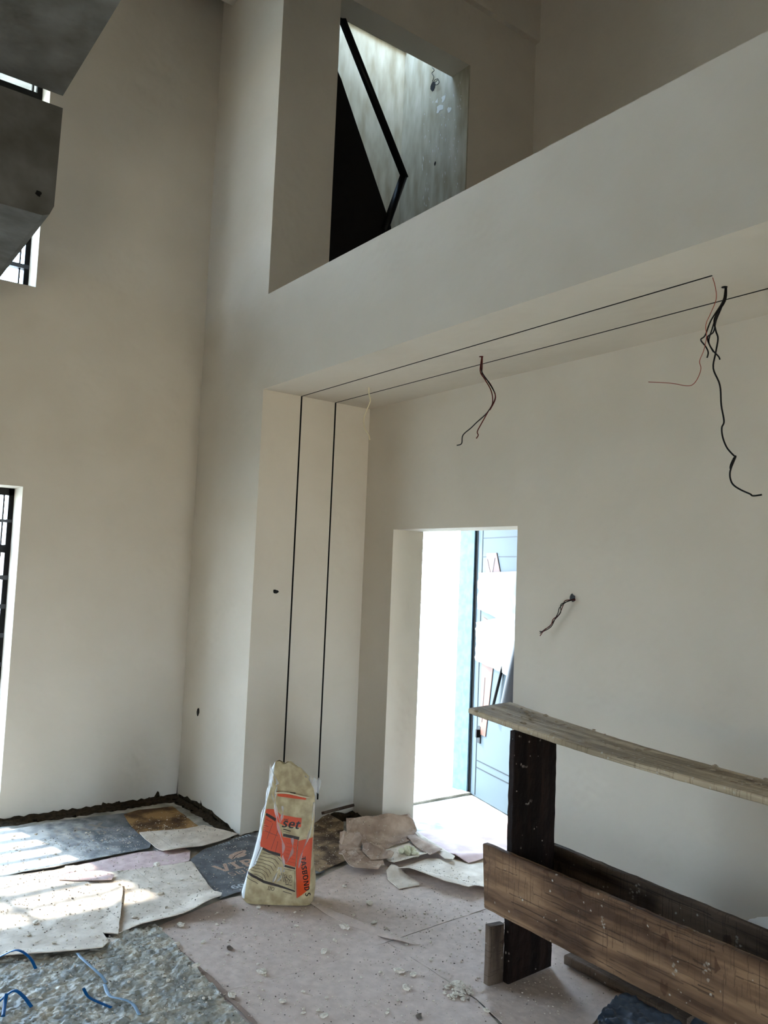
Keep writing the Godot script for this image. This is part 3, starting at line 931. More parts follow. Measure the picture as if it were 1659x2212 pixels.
# ---------------------------------------------------------------- bag
func build_bag() -> void:
	var U := Vector3(0.582, 0, -0.813)
	var F := Vector3(0.813, 0, 0.582)
	var O := Vector3(-3.757, floor_height(-3.757, -2.199) + 0.002, -2.199)
	var b := base("adhesive_bag", O)
	tag(b, "cream and orange printed paper bag of tile adhesive wrapped in clear plastic", "bag")
	# height, left, right, depth, forward shift
	var L := [[0.0, -0.165, 0.178, 0.15, 0.0], [0.02, -0.182, 0.188, 0.165, 0.005], [0.05, -0.187, 0.192, 0.17, 0.01], [0.115, -0.170, 0.192, 0.17, 0.012], [0.18, -0.153, 0.180, 0.165, 0.012], [0.235, -0.138, 0.172, 0.155, 0.008], [0.3, -0.125, 0.170, 0.145, 0.0], [0.355, -0.114, 0.170, 0.135, -0.008], [0.42, -0.102, 0.170, 0.12, -0.012], [0.475, -0.092, 0.170, 0.10, -0.02], [0.53, -0.085, 0.168, 0.085, -0.03], [0.57, -0.080, 0.158, 0.07, -0.04], [0.6, -0.077, 0.144, 0.055, -0.05], [0.63, -0.074, 0.118, 0.05, -0.055], [0.66, -0.07, 0.085, 0.045, -0.062], [0.683, -0.058, 0.03, 0.03, -0.068], [0.69, -0.045, 0.0, 0.015, -0.07]]
	var N := 56
	for pass_ in 2:
		var grow := 0.0 if pass_ == 0 else 0.007
		var rows := []
		for h in L.size():
			var l: Array = L[h]
			var row := []
			for k in N + 1:
				var a := TAU * k / N
				# a rounded rectangle: superellipse
				var ca := signf(cos(a)) * pow(absf(cos(a)), 0.36)
				var sa := signf(sin(a)) * pow(absf(sin(a)), 0.42)
				var mid := (float(l[1]) + float(l[2])) / 2.0
				var half := (float(l[2]) - float(l[1])) / 2.0 + grow
				var u := mid + half * ca
				var f := float(l[3]) * 0.5 * sa + float(l[4]) + grow * sa
				var y: float = l[0]
				var wr := (fine.get_noise_3d(u * 6.0, y * 3.4, f * 6.0 + pass_ * 5.0) * 0.018 + fine.get_noise_3d(u * 15.0 + 7.0, y * 9.0, f * 9.0) * 0.008)
				if pass_ == 1: wr += absf(fine.get_noise_3d(u * 22.0 + 3.0, y * 4.0, 9.0)) * 0.016
				if h > 1: f += wr * sa
				# a dent in the lower middle of the front, and a torn uneven top
				f -= 0.022 * exp(-(pow((u - 0.02) / 0.04, 2.0) + pow((y - 0.2) / 0.09, 2.0))) * maxf(sa, 0.0)
				if h > 10: y += fine.get_noise_2d(u * 14.0, f * 20.0) * 0.03 * (h - 10) / 6.0
				row.append([U * u + F * f + Vector3(0, maxf(y, 0.0), 0), Vector2((u + 0.2) / 0.42, 1.0 - y / 0.7)])
			rows.append(row)
		var st := start()
		st.set_smooth_group(0)
		for i in (rows.size() - 1 if pass_ == 0 else rows.size() - 2):
			if pass_ == 1 and i == 0: continue
			for k in N:
				var A: Array = rows[i][k]
				var B: Array = rows[i][k + 1]
				var C: Array = rows[i + 1][k + 1]
				var D: Array = rows[i + 1][k]
				tri(st, A[0], B[0], C[0], A[1], B[1], C[1]); tri(st, A[0], C[0], D[0], A[1], C[1], D[1])
		if pass_ == 0:
			for e in [0, rows.size() - 1]:
				for k in range(1, N - 1): tri(st, rows[e][0][0], rows[e][k][0], rows[e][k + 1][0], rows[e][0][1], rows[e][k][1], rows[e][k + 1][1])
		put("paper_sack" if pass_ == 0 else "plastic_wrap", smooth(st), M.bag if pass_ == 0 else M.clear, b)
	# loose plastic standing up at both top corners, and the folded paper rim
	for k in 8:
		var st2 := start()
		st2.set_smooth_group(-1)
		if k < 5:
			var p := U * (0.095 + k * 0.013) + F * (-0.03 + 0.01 * sin(k * 3.0))
			var y0 := 0.52 + 0.01 * k
			tri(st2, p + Vector3(0, y0, 0), p + U * 0.04 + F * 0.012 + Vector3(0, y0 - 0.02, 0), p + U * (0.012 * k - 0.012) + Vector3(0, y0 + 0.12 - 0.014 * k, 0))
			tri(st2, p + U * 0.04 + F * 0.012 + Vector3(0, y0 - 0.02, 0), p + U * 0.05 - F * 0.02 + Vector3(0, y0 + 0.04, 0), p + U * (0.012 * k - 0.012) + Vector3(0, y0 + 0.12 - 0.014 * k, 0))
		else:
			var p := U * (-0.125 + k * 0.008) + F * (0.04 - 0.012 * k)
			tri(st2, p + Vector3(0, 0.5, 0), p + U * 0.035 + F * 0.03 + Vector3(0, 0.53, 0), p + U * 0.006 + Vector3(0, 0.74 - 0.01 * k, 0))
		put("loose_plastic", smooth(st2), M.clear_fold, b)
	# folds of the plastic standing off the paper, whitish ribbons in place of glare
	var front := func(zx: float, zy: float, off: float) -> Vector3:
		var u := (zx / 6.505 - 100.0) * 0.00243
		var h := (1945.0 - 1640.0 - zy / 6.505) * 0.00238
		var i := 0
		while i < L.size() - 2 and float(L[i + 1][0]) < h: i += 1
		var t := clampf((h - float(L[i][0])) / (float(L[i + 1][0]) - float(L[i][0])), 0, 1)
		var mid := lerpf((L[i][1] + L[i][2]) / 2.0, (L[i + 1][1] + L[i + 1][2]) / 2.0, t)
		var half := lerpf((L[i][2] - L[i][1]) / 2.0, (L[i + 1][2] - L[i + 1][1]) / 2.0, t)
		var e := clampf(absf(u - mid) / half, 0, 0.995)
		var f := lerpf(L[i][3], L[i + 1][3], t) * 0.5 * pow(1.0 - pow(e, 2.0 / 0.45), 0.275) + lerpf(L[i][4], L[i + 1][4], t)
		return U * u + F * (f + off) + Vector3(0, h, 0)
	for line in [[450, 430, 520, 580, 570, 730, 600, 860, 650, 1020, 710, 1170, 705, 1290, 730, 1400, 735, 1500], [560, 400, 545, 560, 570, 700, 640, 860], [660, 650, 668, 720, 662, 800, 650, 860], [822, 1060, 835, 1150, 830, 1260, 770, 1380], [1090, 600, 1085, 850, 1050, 1040, 970, 1260, 940, 1440], [445, 180, 500, 260, 560, 380, 440, 420, 420, 620, 375, 780, 370, 1000, 385, 1180], [600, 1640, 640, 1520, 680, 1440, 700, 1560, 650, 1640]]:
		var ridge_line := []
		for k in range(0, line.size(), 2): ridge_line.append(front.call(float(line[k]), float(line[k + 1]), 0.012))
		var smoothed := catmull(ridge_line, 5)
		var st4 := start()
		st4.set_smooth_group(-1)
		for k in smoothed.size() - 1:
			var w0 := 0.005 + 0.003 * sin(k * 0.8)
			var w1 := 0.005 + 0.003 * sin((k + 1) * 0.8)
			var a0 := smoothed[k] - U * w0 - F * 0.008
			var a1 := smoothed[k + 1] - U * w1 - F * 0.008
			var c0 := smoothed[k] + U * w0 - F * 0.010
			var c1 := smoothed[k + 1] + U * w1 - F * 0.010
			tri(st4, a0, a1, smoothed[k + 1]); tri(st4, a0, smoothed[k + 1], smoothed[k])
			tri(st4, smoothed[k], smoothed[k + 1], c1); tri(st4, smoothed[k], c1, c0)
		put("plastic_glare_fold", smooth(st4), M.clear_fold, b)
	var rim := []
	for k in 12:
		var t := k / 11.0
		rim.append(U * lerpf(-0.035, 0.145, t) + F * (0.036 + 0.012 * sin(t * PI) - 0.03 * t * t) + Vector3(0, 0.553 - 0.018 * t * t + 0.006 * sin(t * 5.0), 0))
	var st3 := start()
	tube(st3, catmull(rim, 3), 0.008, 8, 0.5)
	put("folded_rim", smooth(st3), mat(Color(0.80, 0.74, 0.60), 0.7), b)

# ---------------------------------------------------------------- floor coverings
func build_sheets() -> void:
	# protective boards over the middle of the floor
	sheet("cardboard_sheet", [-3.768, -1.517, -3.909, -1.940, -3.909, -2.101, -3.740, -2.361, -3.547, -2.353, -3.316, -2.392, -3.075, -2.401, -3.051, -1.953, -3.078, -1.561, -3.060, -1.516], 0.001, 0.003, M.board, {"label": "pinkish grey cardboard sheet under the printed bag", "lifts": [[-3.562, -2.362, -3.027, -2.469].slice(0, 4) + [0.10, 0.012]], "size": Vector2(0.8, 0.8)})
	sheet("cardboard_sheet", [-3.056, -1.516, -3.078, -1.561, -3.051, -1.953, -3.075, -2.401, -2.661, -2.406, -2.468, -2.409, -2.220, -2.343, -2.129, -2.023, -2.392, -1.617, -2.801, -1.535], 0.001, 0.003, M.board, {"label": "pinkish grey cardboard sheet at the bottom centre of the floor", "size": Vector2(0.9, 0.9), "from": Vector2(0.3, 0.2)})
	sheet("cardboard_sheet", [-3.075, -2.401, -3.093, -2.881, -3.096, -3.123, -2.976, -3.472, -2.266, -3.358, -1.867, -2.895, -2.223, -2.360, -2.471, -2.417, -2.662, -2.412], 0.001, 0.003, M.board, {"label": "pinkish grey cardboard sheet under the trestle foot", "size": Vector2(0.85, 0.85), "from": Vector2(0.6, 0.1)})
	sheet("cardboard_sheet", [-3.744, -2.366, -3.898, -2.545, -4.065, -2.985, -3.794, -3.785, -3.010, -3.473, -3.103, -3.123, -3.098, -2.882, -3.081, -2.408, -3.319, -2.397, -3.550, -2.360], 0.001, 0.003, M.board, {"label": "pinkish grey cardboard sheet between the bag and the crumpled cartons", "size": Vector2(0.75, 0.75), "from": Vector2(0.2, 0.7)})
	# plastic sheet trodden into dust at the front left
	sheet("plastic_sheet", [-3.943, -0.436, -3.830, -0.871, -3.775, -1.087, -3.712, -1.230, -3.848, -1.404, -3.829, -1.482, -3.754, -1.557, -3.417, -1.543, -3.165, -1.539, -2.920, -1.535, -2.703, -1.532, -2.512, -1.431, -3.194, -0.378], 0.004, 0.002, M.film, {"label": "crumpled dusty blue grey plastic sheet on the floor at the front", "category": "plastic sheet", "crumple": 0.019, "grain": 15.0, "cell": 0.017, "rough": 0.008, "size": Vector2(0.9, 0.9)})
	# tile cartons by the walls
	sheet("tile_carton", [-5.483, -0.765, -5.564, -1.209, -5.589, -1.581, -5.550, -2.066, -5.093, -2.042, -4.805, -1.895, -4.770, -1.443, -4.754, -1.333, -4.780, -1.103, -4.835, -0.690], 0.006, 0.004, M.carton_old, {"label": "flattened dark grey tile carton with dusty lettering along the left wall", "category": "carton", "from": Vector2(-5.62, -0.95), "size": Vector2(1.15, 0.95), "lifts": [[-4.738, -1.188, -4.741, -1.894] + [0.12, 0.014]]})
	sheet("tile_carton", [-4.477, -2.003, -4.627, -2.170, -4.762, -2.571, -4.746, -2.750, -4.570, -2.967, -3.955, -2.612, -3.936, -2.416, -3.937, -2.102, -3.909, -1.940], 0.007, 0.004, M.carton, {"label": "flattened dark grey tile carton with tan lettering behind the bag", "category": "carton", "from": Vector2(-4.525, -1.955), "size": Vector2(0.98, 0.72), "lifts": [[-3.918, -1.958, -3.937, -2.102] + [0.08, 0.006]]})
	sheet("tile_carton", [-4.700, -2.967, -4.785, -3.163, -4.554, -3.148, -4.234, -2.934, -4.073, -2.938, -3.956, -2.581, -4.046, -2.568], 0.010, 0.004, M.eagle, {"label": "flattened carton with brown swirling print right of the bag", "category": "carton", "from": Vector2(-4.6, -2.4), "size": Vector2(0.62, 0.62), "lifts": [[-4.785, -3.163, -4.554, -3.148] + [0.12, 0.03]]})
	sheet("tile_carton", [-5.486, -1.969, -5.545, -2.096, -5.496, -2.319, -5.292, -2.317, -4.998, -2.303, -4.897, -2.388, -5.059, -1.922, -5.209, -1.930], 0.016, 0.004, M.marble, {"label": "flattened carton with orange brown print in the corner", "category": "carton", "from": Vector2(-5.7, -1.9), "size": Vector2(0.7, 0.7), "crumple": 0.006})
	sheet("cardboard_flap", [-5.075, -1.928, -4.999, -2.208, -5.009, -2.341, -4.745, -2.456, -4.675, -2.284, -4.638, -2.056, -4.653, -1.923, -4.943, -1.916], 0.022, 0.004, M.card, {"label": "pale cardboard flap lying in front of the orange brown carton", "lifts": [[-4.653, -1.923, -4.638, -2.056] + [0.10, 0.015]], "from": Vector2(-0.1, 0.3)})
	# large pale sheets at the left
	sheet("cardboard_sheet", [-4.861, -0.693, -4.774, -1.101, -4.740, -1.329, -4.756, -1.439, -4.555, -1.433, -4.232, -1.271, -4.400, -0.639], 0.006, 0.004, M.card, {"label": "pale cardboard sheet along the edge of the dusty carton", "from": Vector2(0.5, 0.1)})
	sheet("cardboard_strip", [-4.728, -1.447, -4.760, -1.815, -4.700, -2.076, -4.623, -2.082, -4.479, -2.015, -4.474, -1.661, -4.574, -1.413], 0.012, 0.004, M.pink, {"label": "faded pink cardboard strip with a short folded end", "size": Vector2(0.5, 0.5)})
	sheet("cardboard_sheet", [-4.740, -1.384, -4.714, -1.443, -4.565, -1.416, -4.501, -1.670, -4.454, -2.013, -4.397, -2.011, -4.097, -1.955, -3.853, -1.922, -3.815, -1.899, -3.788, -1.796, -3.778, -1.372, -3.853, -1.304, -4.267, -1.213], 0.017, 0.004, M.card, {"label": "large pale cardboard sheet with its front corner curling up", "from": Vector2(0.2, 0.6), "lifts": [[-3.822, -1.887] + [0.22, 0.05], [-3.788, -1.796, -3.786, -1.467] + [0.10, 0.018]]})
	sheet("cardboard_sheet", [-4.483, -0.649, -4.553, -1.012, -4.585, -1.319, -4.510, -1.420, -4.399, -1.423, -4.314, -1.566, -4.101, -1.489, -3.737, -1.350, -3.800, -1.300, -3.702, -1.296, -3.632, -1.246, -3.673, -1.138, -3.779, -0.861, -3.856, -0.576], 0.024, 0.004, M.card, {"label": "pale cardboard sheet nearest the window with a torn corner flap", "from": Vector2(0.8, 0.9), "lifts": [[-4.314, -1.566, -3.762, -1.363] + [0.07, 0.014], [-3.779, -0.861, -3.632, -1.246] + [0.08, 0.014]]})
	sheet("cardboard_scrap", [-3.761, -1.311, -3.742, -1.360, -3.667, -1.327, -3.665, -1.297, -3.698, -1.293], 0.012, 0.004, M.card, {"label": "small torn cardboard scrap under the corner flap", "from": Vector2(0.4, 0.2)})
	sheet("cardboard_patch", [-4.568, -1.309, -4.606, -1.373, -4.537, -1.515, -4.441, -1.562, -4.386, -1.530, -4.466, -1.359, -4.517, -1.296], 0.031, 0.003, M.pink, {"label": "small faded pinkish paper patch on the pale cardboard", "category": "paper", "size": Vector2(0.5, 0.5)})
	# crumpled heap of cartons before the doorway
	var heap := "crumpled carton pieces before the doorway"
	sheet("crumpled_carton", [-4.393, -3.055, -4.357, -3.230, -4.275, -3.487, -4.160, -3.465, -4.046, -3.312, -4.019, -3.064, -4.131, -3.032, -4.230, -2.959], 0.02, 0.005, M.brown_card, {"label": "crumpled brown carton rising at the back of the heap", "group": heap, "crumple": 0.03, "grain": 5.0, "cell": 0.08, "facets": true, "lifts": [[-4.395, -3.053, -4.263, -3.469] + [0.14, 0.085]]})
	sheet("crumpled_carton", [-4.311, -2.953, -4.311, -3.021, -4.195, -3.052, -4.043, -2.928, -4.064, -2.830, -4.097, -2.805], 0.03, 0.005, M.brown_card, {"label": "folded brown carton flap at the left of the heap", "group": heap, "crumple": 0.02, "grain": 5.0, "cell": 0.09, "facets": true, "lifts": [[-4.279, -2.940, -4.168, -3.033] + [0.08, 0.05]], "from": Vector2(0.3, 0.4)})
	sheet("crumpled_carton", [-4.097, -2.805, -4.066, -2.951, -3.906, -2.981, -3.795, -2.925, -3.769, -2.859, -3.851, -2.747, -3.965, -2.763], 0.016, 0.005, M.brown_card, {"label": "crushed grey brown carton at the front of the heap", "group": heap, "crumple": 0.045, "grain": 6.0, "cell": 0.07, "facets": true, "from": Vector2(0.7, 0.1)})
	sheet("crumpled_carton", [-4.145, -3.006, -4.019, -3.064, -3.879, -3.058, -3.850, -3.018, -3.877, -2.885, -4.000, -2.911], 0.03, 0.005, M.brown_card, {"label": "bent grey carton piece in the middle of the heap", "group": heap, "crumple": 0.04, "grain": 6.0, "cell": 0.07, "facets": true, "from": Vector2(0.1, 0.8), "lifts": [[-4.129, -3.002, -3.987, -2.964] + [0.06, 0.03]]})
	sheet("cardboard_piece", [-4.047, -3.078, -4.065, -3.312, -3.810, -3.268, -3.796, -2.994, -3.860, -3.001], 0.028, 0.004, M.card, {"label": "flat pale cardboard piece holding the crushed foam lump", "group": heap, "lifts": [[-3.796, -2.994, -3.810, -3.268] + [0.06, 0.014]], "from": Vector2(0.6, 0.3)})
	sheet("cardboard_piece", [-3.750, -2.905, -3.796, -2.994, -3.546, -2.983, -3.519, -2.964, -3.532, -2.830, -3.667, -2.856], 0.008, 0.004, M.card, {"label": "small bent cardboard piece in front of the heap", "group": heap, "lifts": [[-3.769, -2.956] + [0.12, 0.03]], "from": Vector2(0.9, 0.5)})
	sheet("cardboard_strip", [-4.095, -3.328, -4.125, -3.418, -3.790, -3.363, -3.780, -3.258, -3.899, -3.271], 0.04, 0.004, M.brown_card, {"label": "folded brown cardboard strip leaning on the pink sheet", "group": heap, "lifts": [[-4.106, -3.345, -3.784, -3.343] + [0.05, 0.02]]})
	sheet("cardboard_sheet", [-3.759, -2.972, -3.802, -3.265, -3.665, -3.425, -3.716, -3.717, -3.270, -3.609, -3.196, -3.343, -3.255, -3.244, -3.267, -3.103, -3.402, -3.047], 0.012, 0.004, M.card, {"label": "stiff cardboard sheet lifted off the floor left of the trestle", "from": Vector2(0.15, 0.75), "lifts": [[-3.643, -2.977, -3.266, -3.129] + [0.16, 0.045]]})
	sheet("cardboard_sheet", [-4.225, -3.462, -4.153, -3.702, -4.201, -3.915, -4.106, -4.274, -3.609, -4.107, -3.586, -3.590, -3.602, -3.413, -3.740, -3.387, -3.998, -3.429], 0.02, 0.004, M.pink, {"label": "faded pink cardboard sheet lying in the doorway light", "lifts": [[-3.717, -3.396, -3.598, -3.601] + [0.09, 0.022]]})
	sheet("cardboard_strip", [-4.228, -3.457, -4.212, -3.484, -3.923, -3.424, -3.679, -3.370, -3.656, -3.335, -3.711, -3.316, -3.920, -3.364], 0.03, 0.004, M.card, {"label": "long narrow cardboard fold along the pink sheet", "group": heap, "lifts": [[-4.190, -3.450, -3.673, -3.350] + [0.04, 0.02]], "from": Vector2(0.5, 0.5)})
	# the curled edge and the tape on the middle sheets
	sheet("cardboard_strip", [-3.676, -2.305, -3.660, -2.321, -3.463, -2.354, -3.314, -2.394, -3.148, -2.455, -2.969, -2.511, -3.017, -2.458, -3.151, -2.394, -3.307, -2.348, -3.487, -2.314], 0.006, 0.003, M.board, {"label": "narrow curled cardboard edge beside the foot of the bag", "lifts": [[-3.655, -2.306, -3.028, -2.467] + [0.05, 0.012]], "from": Vector2(0.1, 0.2)})
	sheet("packing_tape", [-3.650, -1.528, -3.652, -1.542, -3.358, -1.561, -3.151, -1.574, -2.936, -1.573, -2.777, -1.571, -2.780, -1.557, -2.941, -1.552, -3.132, -1.549, -3.357, -1.539], 0.008, 0.001, mat(Color(0.58, 0.50, 0.45), 0.35), {"label": "strip of brown packing tape along the sheet edge", "category": "tape"})
	# bits at the right
	sheet("plastic_sheet", [-2.092, -2.705, -2.119, -2.798, -2.150, -2.945, -2.103, -3.054, -1.872, -3.094, -1.733, -2.992, -1.986, -2.598], 0.005, 0.002, mat(Color(0.24, 0.28, 0.33), 0.35), {"label": "small crumpled blue plastic film under the trestle", "category": "plastic sheet", "crumple": 0.028, "grain": 14.0, "cell": 0.02})
	sheet("cardboard_flap", [-2.129, -2.588, -2.169, -2.862, -2.174, -2.977, -2.143, -2.957, -2.122, -2.825, -2.080, -2.648], 0.01, 0.004, M.board, {"label": "narrow stapled cardboard flap at the bottom right", "from": Vector2(0.3, 0.1)})

func chip_mesh(seed_: int) -> ArrayMesh:
	var st := start()
	lump(st, Vector3(0, 0.32, 0), Vector3(1.0, 0.42, 0.75), seed_)
	return smooth(st)

func build_debris() -> void:
	var kinds := []
	for k in 6: kinds.append(chip_mesh(k + 20))
	var first := {}
	var place := func(x: float, z: float, size: float, dark: bool, label: String, group: String) -> void:
		var o: MeshInstance3D
		var k := rng.randi() % 6
		o = MeshInstance3D.new()
		o.mesh = kinds[k]
		o.material_override = M.dark_chip if dark else M.chip
		o.name = numbered("plaster_chip")
		add_child(o, true)
		o.position = Vector3(x, floor_height(x, z) - size * 0.04, z)
		o.rotation = Vector3(rng.randf_range(-0.2, 0.2), rng.randf() * TAU, rng.randf_range(-0.2, 0.2))
		o.scale = Vector3.ONE * size
		tag(o, label, "rubble", group)
	# the larger ones, one by one
	var big := v2([-4.497, -1.826, -4.220, -1.859, -4.209, -1.778, -3.818, -2.068, -3.716, -2.063, -3.736, -1.986, -3.294, -2.311, -3.269, -2.469, -3.360, -2.609, -3.391, -2.430, -3.718, -2.591, -2.817, -2.275, -2.761, -2.313, -3.215, -2.200, -2.693, -2.213, -2.591, -2.418, -2.384, -2.381, -3.122, -1.765, -2.899, -1.838, -3.143, -1.783, -3.017, -1.572, -2.698, -1.812, -2.585, -2.033, -2.496, -2.125, -4.054, -1.067, -3.937, -1.008, -3.806, -1.085, -3.888, -1.481, -3.727, -1.650, -4.100, -1.690, -3.516, -1.675, -3.552, -1.556, -3.398, -1.746, -3.285, -1.534, -3.463, -2.580, -3.438, -3.165, -3.434, -2.120, -3.149, -2.099, -2.877, -1.728, -2.824, -2.460])
	var sizes := [0.038, 0.02, 0.022, 0.036, 0.03, 0.02, 0.045, 0.028, 0.022, 0.02, 0.03, 0.04, 0.034, 0.026, 0.035, 0.05, 0.03]
	var named := ["rounded pale plaster lump lying on the faded pink strip", "", "", "", "flat pale plaster piece lying just below the printed bag", "", "crumpled white plaster flake lying right of the bag's curled cardboard edge", "", "", "", "small white folded scrap lying between the bag and the carton heap", "thin pale plaster flake at the middle of the floor", "", "", "round pale plaster disc lying left of the trestle foot", "", "", "broad pale plaster flake at the lower left of the middle sheets"]
	for i in big.size():
		if i < named.size() and named[i] != "":
			place.call(big[i].x, big[i].y, sizes[i % sizes.size()] * 0.66, false, named[i], "")
			continue
		place.call(big[i].x, big[i].y, sizes[i % sizes.size()] * (0.4 if i % 9 == 5 else 0.62), i % 9 == 5, "larger pale plaster lump lying on the cardboard sheets" if i % 9 != 5 else "larger dark crumb of mortar lying on the cardboard sheets", "larger plaster lumps on the cardboard" if i % 9 != 5 else "larger dark mortar crumbs")
	var areas := [
		[[-3.901, -1.821, -3.186, -3.122, -2.394, -2.365, -2.824, -1.596], 120, "small pale plaster chip scattered over the pinkish grey sheets", "small plaster chips on the middle sheets"],
		[[-4.778, -1.056, -4.364, -2.025, -3.876, -1.861, -3.856, -0.876], 45, "small pale plaster chip scattered over the pale cardboard at the left", "small plaster chips on the left cardboard"],
		[[-5.474, -1.192, -5.370, -2.034, -4.806, -1.861, -4.881, -1.076], 45, "small pale plaster chip scattered over the dusty tile carton", "small plaster chips on the dusty carton"],
		[[-3.791, -0.863, -3.637, -1.309, -2.974, -1.512, -3.346, -0.776], 60, "small grey plaster chip lying in the crumpled plastic sheet", "small plaster chips on the plastic sheet"]]
	for a in areas:
		var poly := v2(a[0])
		var lo := poly[0]
		var hi := poly[0]
		for p in poly:
			lo = lo.min(p)
			hi = hi.max(p)
		var n := 0
		while n < a[1]:
			var p := Vector2(rng.randf_range(lo.x, hi.x), rng.randf_range(lo.y, hi.y))
			if not Geometry2D.is_point_in_polygon(p, poly): continue
			n += 1
			var dark := n % 5 == 0
			place.call(p.x, p.y, rng.randf_range(0.003, 0.011) * (0.6 if dark else 1.0), dark, (a[2] as String).replace("pale", "dark").replace("small grey", "small dark") if dark else a[2], (a[3] as String).replace("plaster", "dark mortar") if dark else a[3])
	# grit too fine to count
	var grit := MultiMesh.new()
	grit.transform_format = MultiMesh.TRANSFORM_3D
	grit.mesh = kinds[2]
	var spots := []
	while spots.size() < 5200:
		var p := Vector2(rng.randf_range(-5.3, -2.2), rng.randf_range(-3.3, -0.7))
		var y := floor_height(p.x, p.y)
		if y <= 0.0: continue
		spots.append(Transform3D(Basis(Vector3.UP, rng.randf() * TAU).scaled(Vector3.ONE * rng.randf_range(0.0012, 0.005)), Vector3(p.x, y, p.y)))
	grit.instance_count = spots.size()
	for i in spots.size(): grit.set_instance_transform(i, spots[i])
	var gi := MultiMeshInstance3D.new()
	gi.multimesh = grit
	gi.name = "plaster_grit"
	gi.material_override = M.chip
	add_child(gi)
	tag(gi, "fine plaster grit strewn over the floor sheets", "grit", "", "stuff")
	var crumbs := MultiMesh.new()
	crumbs.transform_format = MultiMesh.TRANSFORM_3D
	crumbs.mesh = kinds[4]
	spots = []
	while spots.size() < 1400:
		var p := Vector2(rng.randf_range(-5.3, -2.2), rng.randf_range(-3.3, -0.7))
		var y := floor_height(p.x, p.y)
		if y <= 0.0: continue
		spots.append(Transform3D(Basis(Vector3.UP, rng.randf() * TAU).scaled(Vector3.ONE * rng.randf_range(0.001, 0.0045)), Vector3(p.x, y, p.y)))
	crumbs.instance_count = spots.size()
	for i in spots.size(): crumbs.set_instance_transform(i, spots[i])
	gi = MultiMeshInstance3D.new()
	gi.multimesh = crumbs
	gi.name = "mortar_grit"
	gi.material_override = M.dark_chip
	add_child(gi)
	tag(gi, "fine dark mortar crumbs strewn over the floor sheets", "grit", "", "stuff")
	# broken heap of fine plaster at the front
	var st := start()
	var c := v2([-2.555, -2.385])[0]
	for i in 70:
		var d := Vector2.from_angle(rng.randf() * TAU) * rng.randf() * 0.07
		var s := rng.randf_range(0.003, 0.009)
		lump(st, Vector3(c.x + d.x, floor_height(c.x + d.x, c.y + d.y) + 0.002 + 0.012 * (1.0 - d.length() / 0.07), c.y + d.y), Vector3(s * 1.4, s * 0.7, s), i + 300)
	var heap := put("plaster_pile", smooth(st), M.chip)
	tag(heap, "small heap of crushed pale plaster left of the trestle foot", "plaster", "", "stuff")
	# foam-coloured lump on the heap of cartons
	st = start()
	c = v2([-3.882, -3.174])[0]
	for i in 16:
		var d := Vector2(rng.randf_range(-0.05, 0.05), rng.randf_range(-0.04, 0.04))
		lump(st, Vector3(c.x + d.x, floor_height(c.x, c.y) + rng.randf_range(0.005, 0.05) * (1.0 - d.length() * 12.0), c.y + d.y), Vector3(0.022, 0.016, 0.018), i + 500)
	tag(put("foam_lump", smooth(st), M.foam), "crushed cream foam lump lying on the heap of cartons", "foam")
	# ridges of dried mortar along the walls
	ridge("mortar_ridge", [-5.792, -0.6, -5.792, -1.0, -5.792, -1.4, -5.792, -1.9, -5.792, -2.47], 0.12, 0.022, "ridge of dried dark mortar along the foot of the left wall")
	ridge("mortar_ridge", [-5.708, -2.451, -5.500, -2.471, -5.248, -2.482, -5.011, -2.474, -4.765, -2.475], 0.06, 0.02, "ridge of dried dark mortar along the foot of the pier")
	ridge("mortar_ridge", [-4.751, -2.481, -4.765, -2.623, -4.802, -2.926, -4.821, -3.163, -4.832, -3.408], 0.05, 0.02, "ridge of dried dark mortar along the foot of the grooved reveal")
	ridge("mortar_ridge", [-4.786, -3.141, -4.810, -3.292, -4.815, -3.416, -4.669, -3.415, -4.489, -3.404], 0.11, 0.07, "dark heap of mortar rubble in the inner corner of the recess")
	ridge("mortar_ridge", [-4.469, -3.398, -4.441, -3.488, -4.409, -3.627], 0.03, 0.03, "pale broken mortar at the foot of the doorway jamb")
	tag(put("stick", board([Vector3(-4.62, 0.11, -3.02), Vector3(-4.60, 0.135, -3.25)], Vector3(0.018, 0.006, 0), Vector3(-0.003, 0.009, 0), 0.001, 31), M.wood_grey), "short grey stick lying on the dark mortar heap in the corner", "stick")

func ridge(called: String, path: Array, w: float, h: float, label: String) -> void:
	var pts := v2(path)
	var line := []
	for i in pts.size() - 1:
		var n := maxi(2, int(pts[i].distance_to(pts[i + 1]) / 0.03))
		for k in n: line.append(pts[i].lerp(pts[i + 1], float(k) / n))
	line.append(pts[pts.size() - 1])
	var rows := []
	for i in line.size():
		var p: Vector2 = line[i]
		var t := ((line[mini(i + 1, line.size() - 1)] as Vector2) - (line[maxi(i - 1, 0)] as Vector2)).normalized()
		var n := t.orthogonal()
		# towards the room
		if n.dot(Vector2(-3.4, -1.6) - p) < 0.0: n = -n
		var row := []
		for k in 7:
			var u := k / 6.0
			var q := p + n * w * u * rng.randf_range(0.8, 1.2)
			var y := h * (1.0 - u) * rng.randf_range(0.6, 1.3) if k < 6 else -0.002
			row.append(Vector3(q.x, y, q.y))
		rows.append(row)
	var st := start()
	st.set_smooth_group(0)
	for i in rows.size() - 1:
		for k in 6:
			var a: Vector3 = rows[i][k]
			var b: Vector3 = rows[i][k + 1]
			var c: Vector3 = rows[i + 1][k + 1]
			var d: Vector3 = rows[i + 1][k]
			if (b - a).cross(c - a).y < 0.0:
				tri(st, a, b, c); tri(st, a, c, d)
			else:
				tri(st, a, c, b); tri(st, a, d, c)
	tag(put(called, smooth(st), M.mortar), label, "mortar")

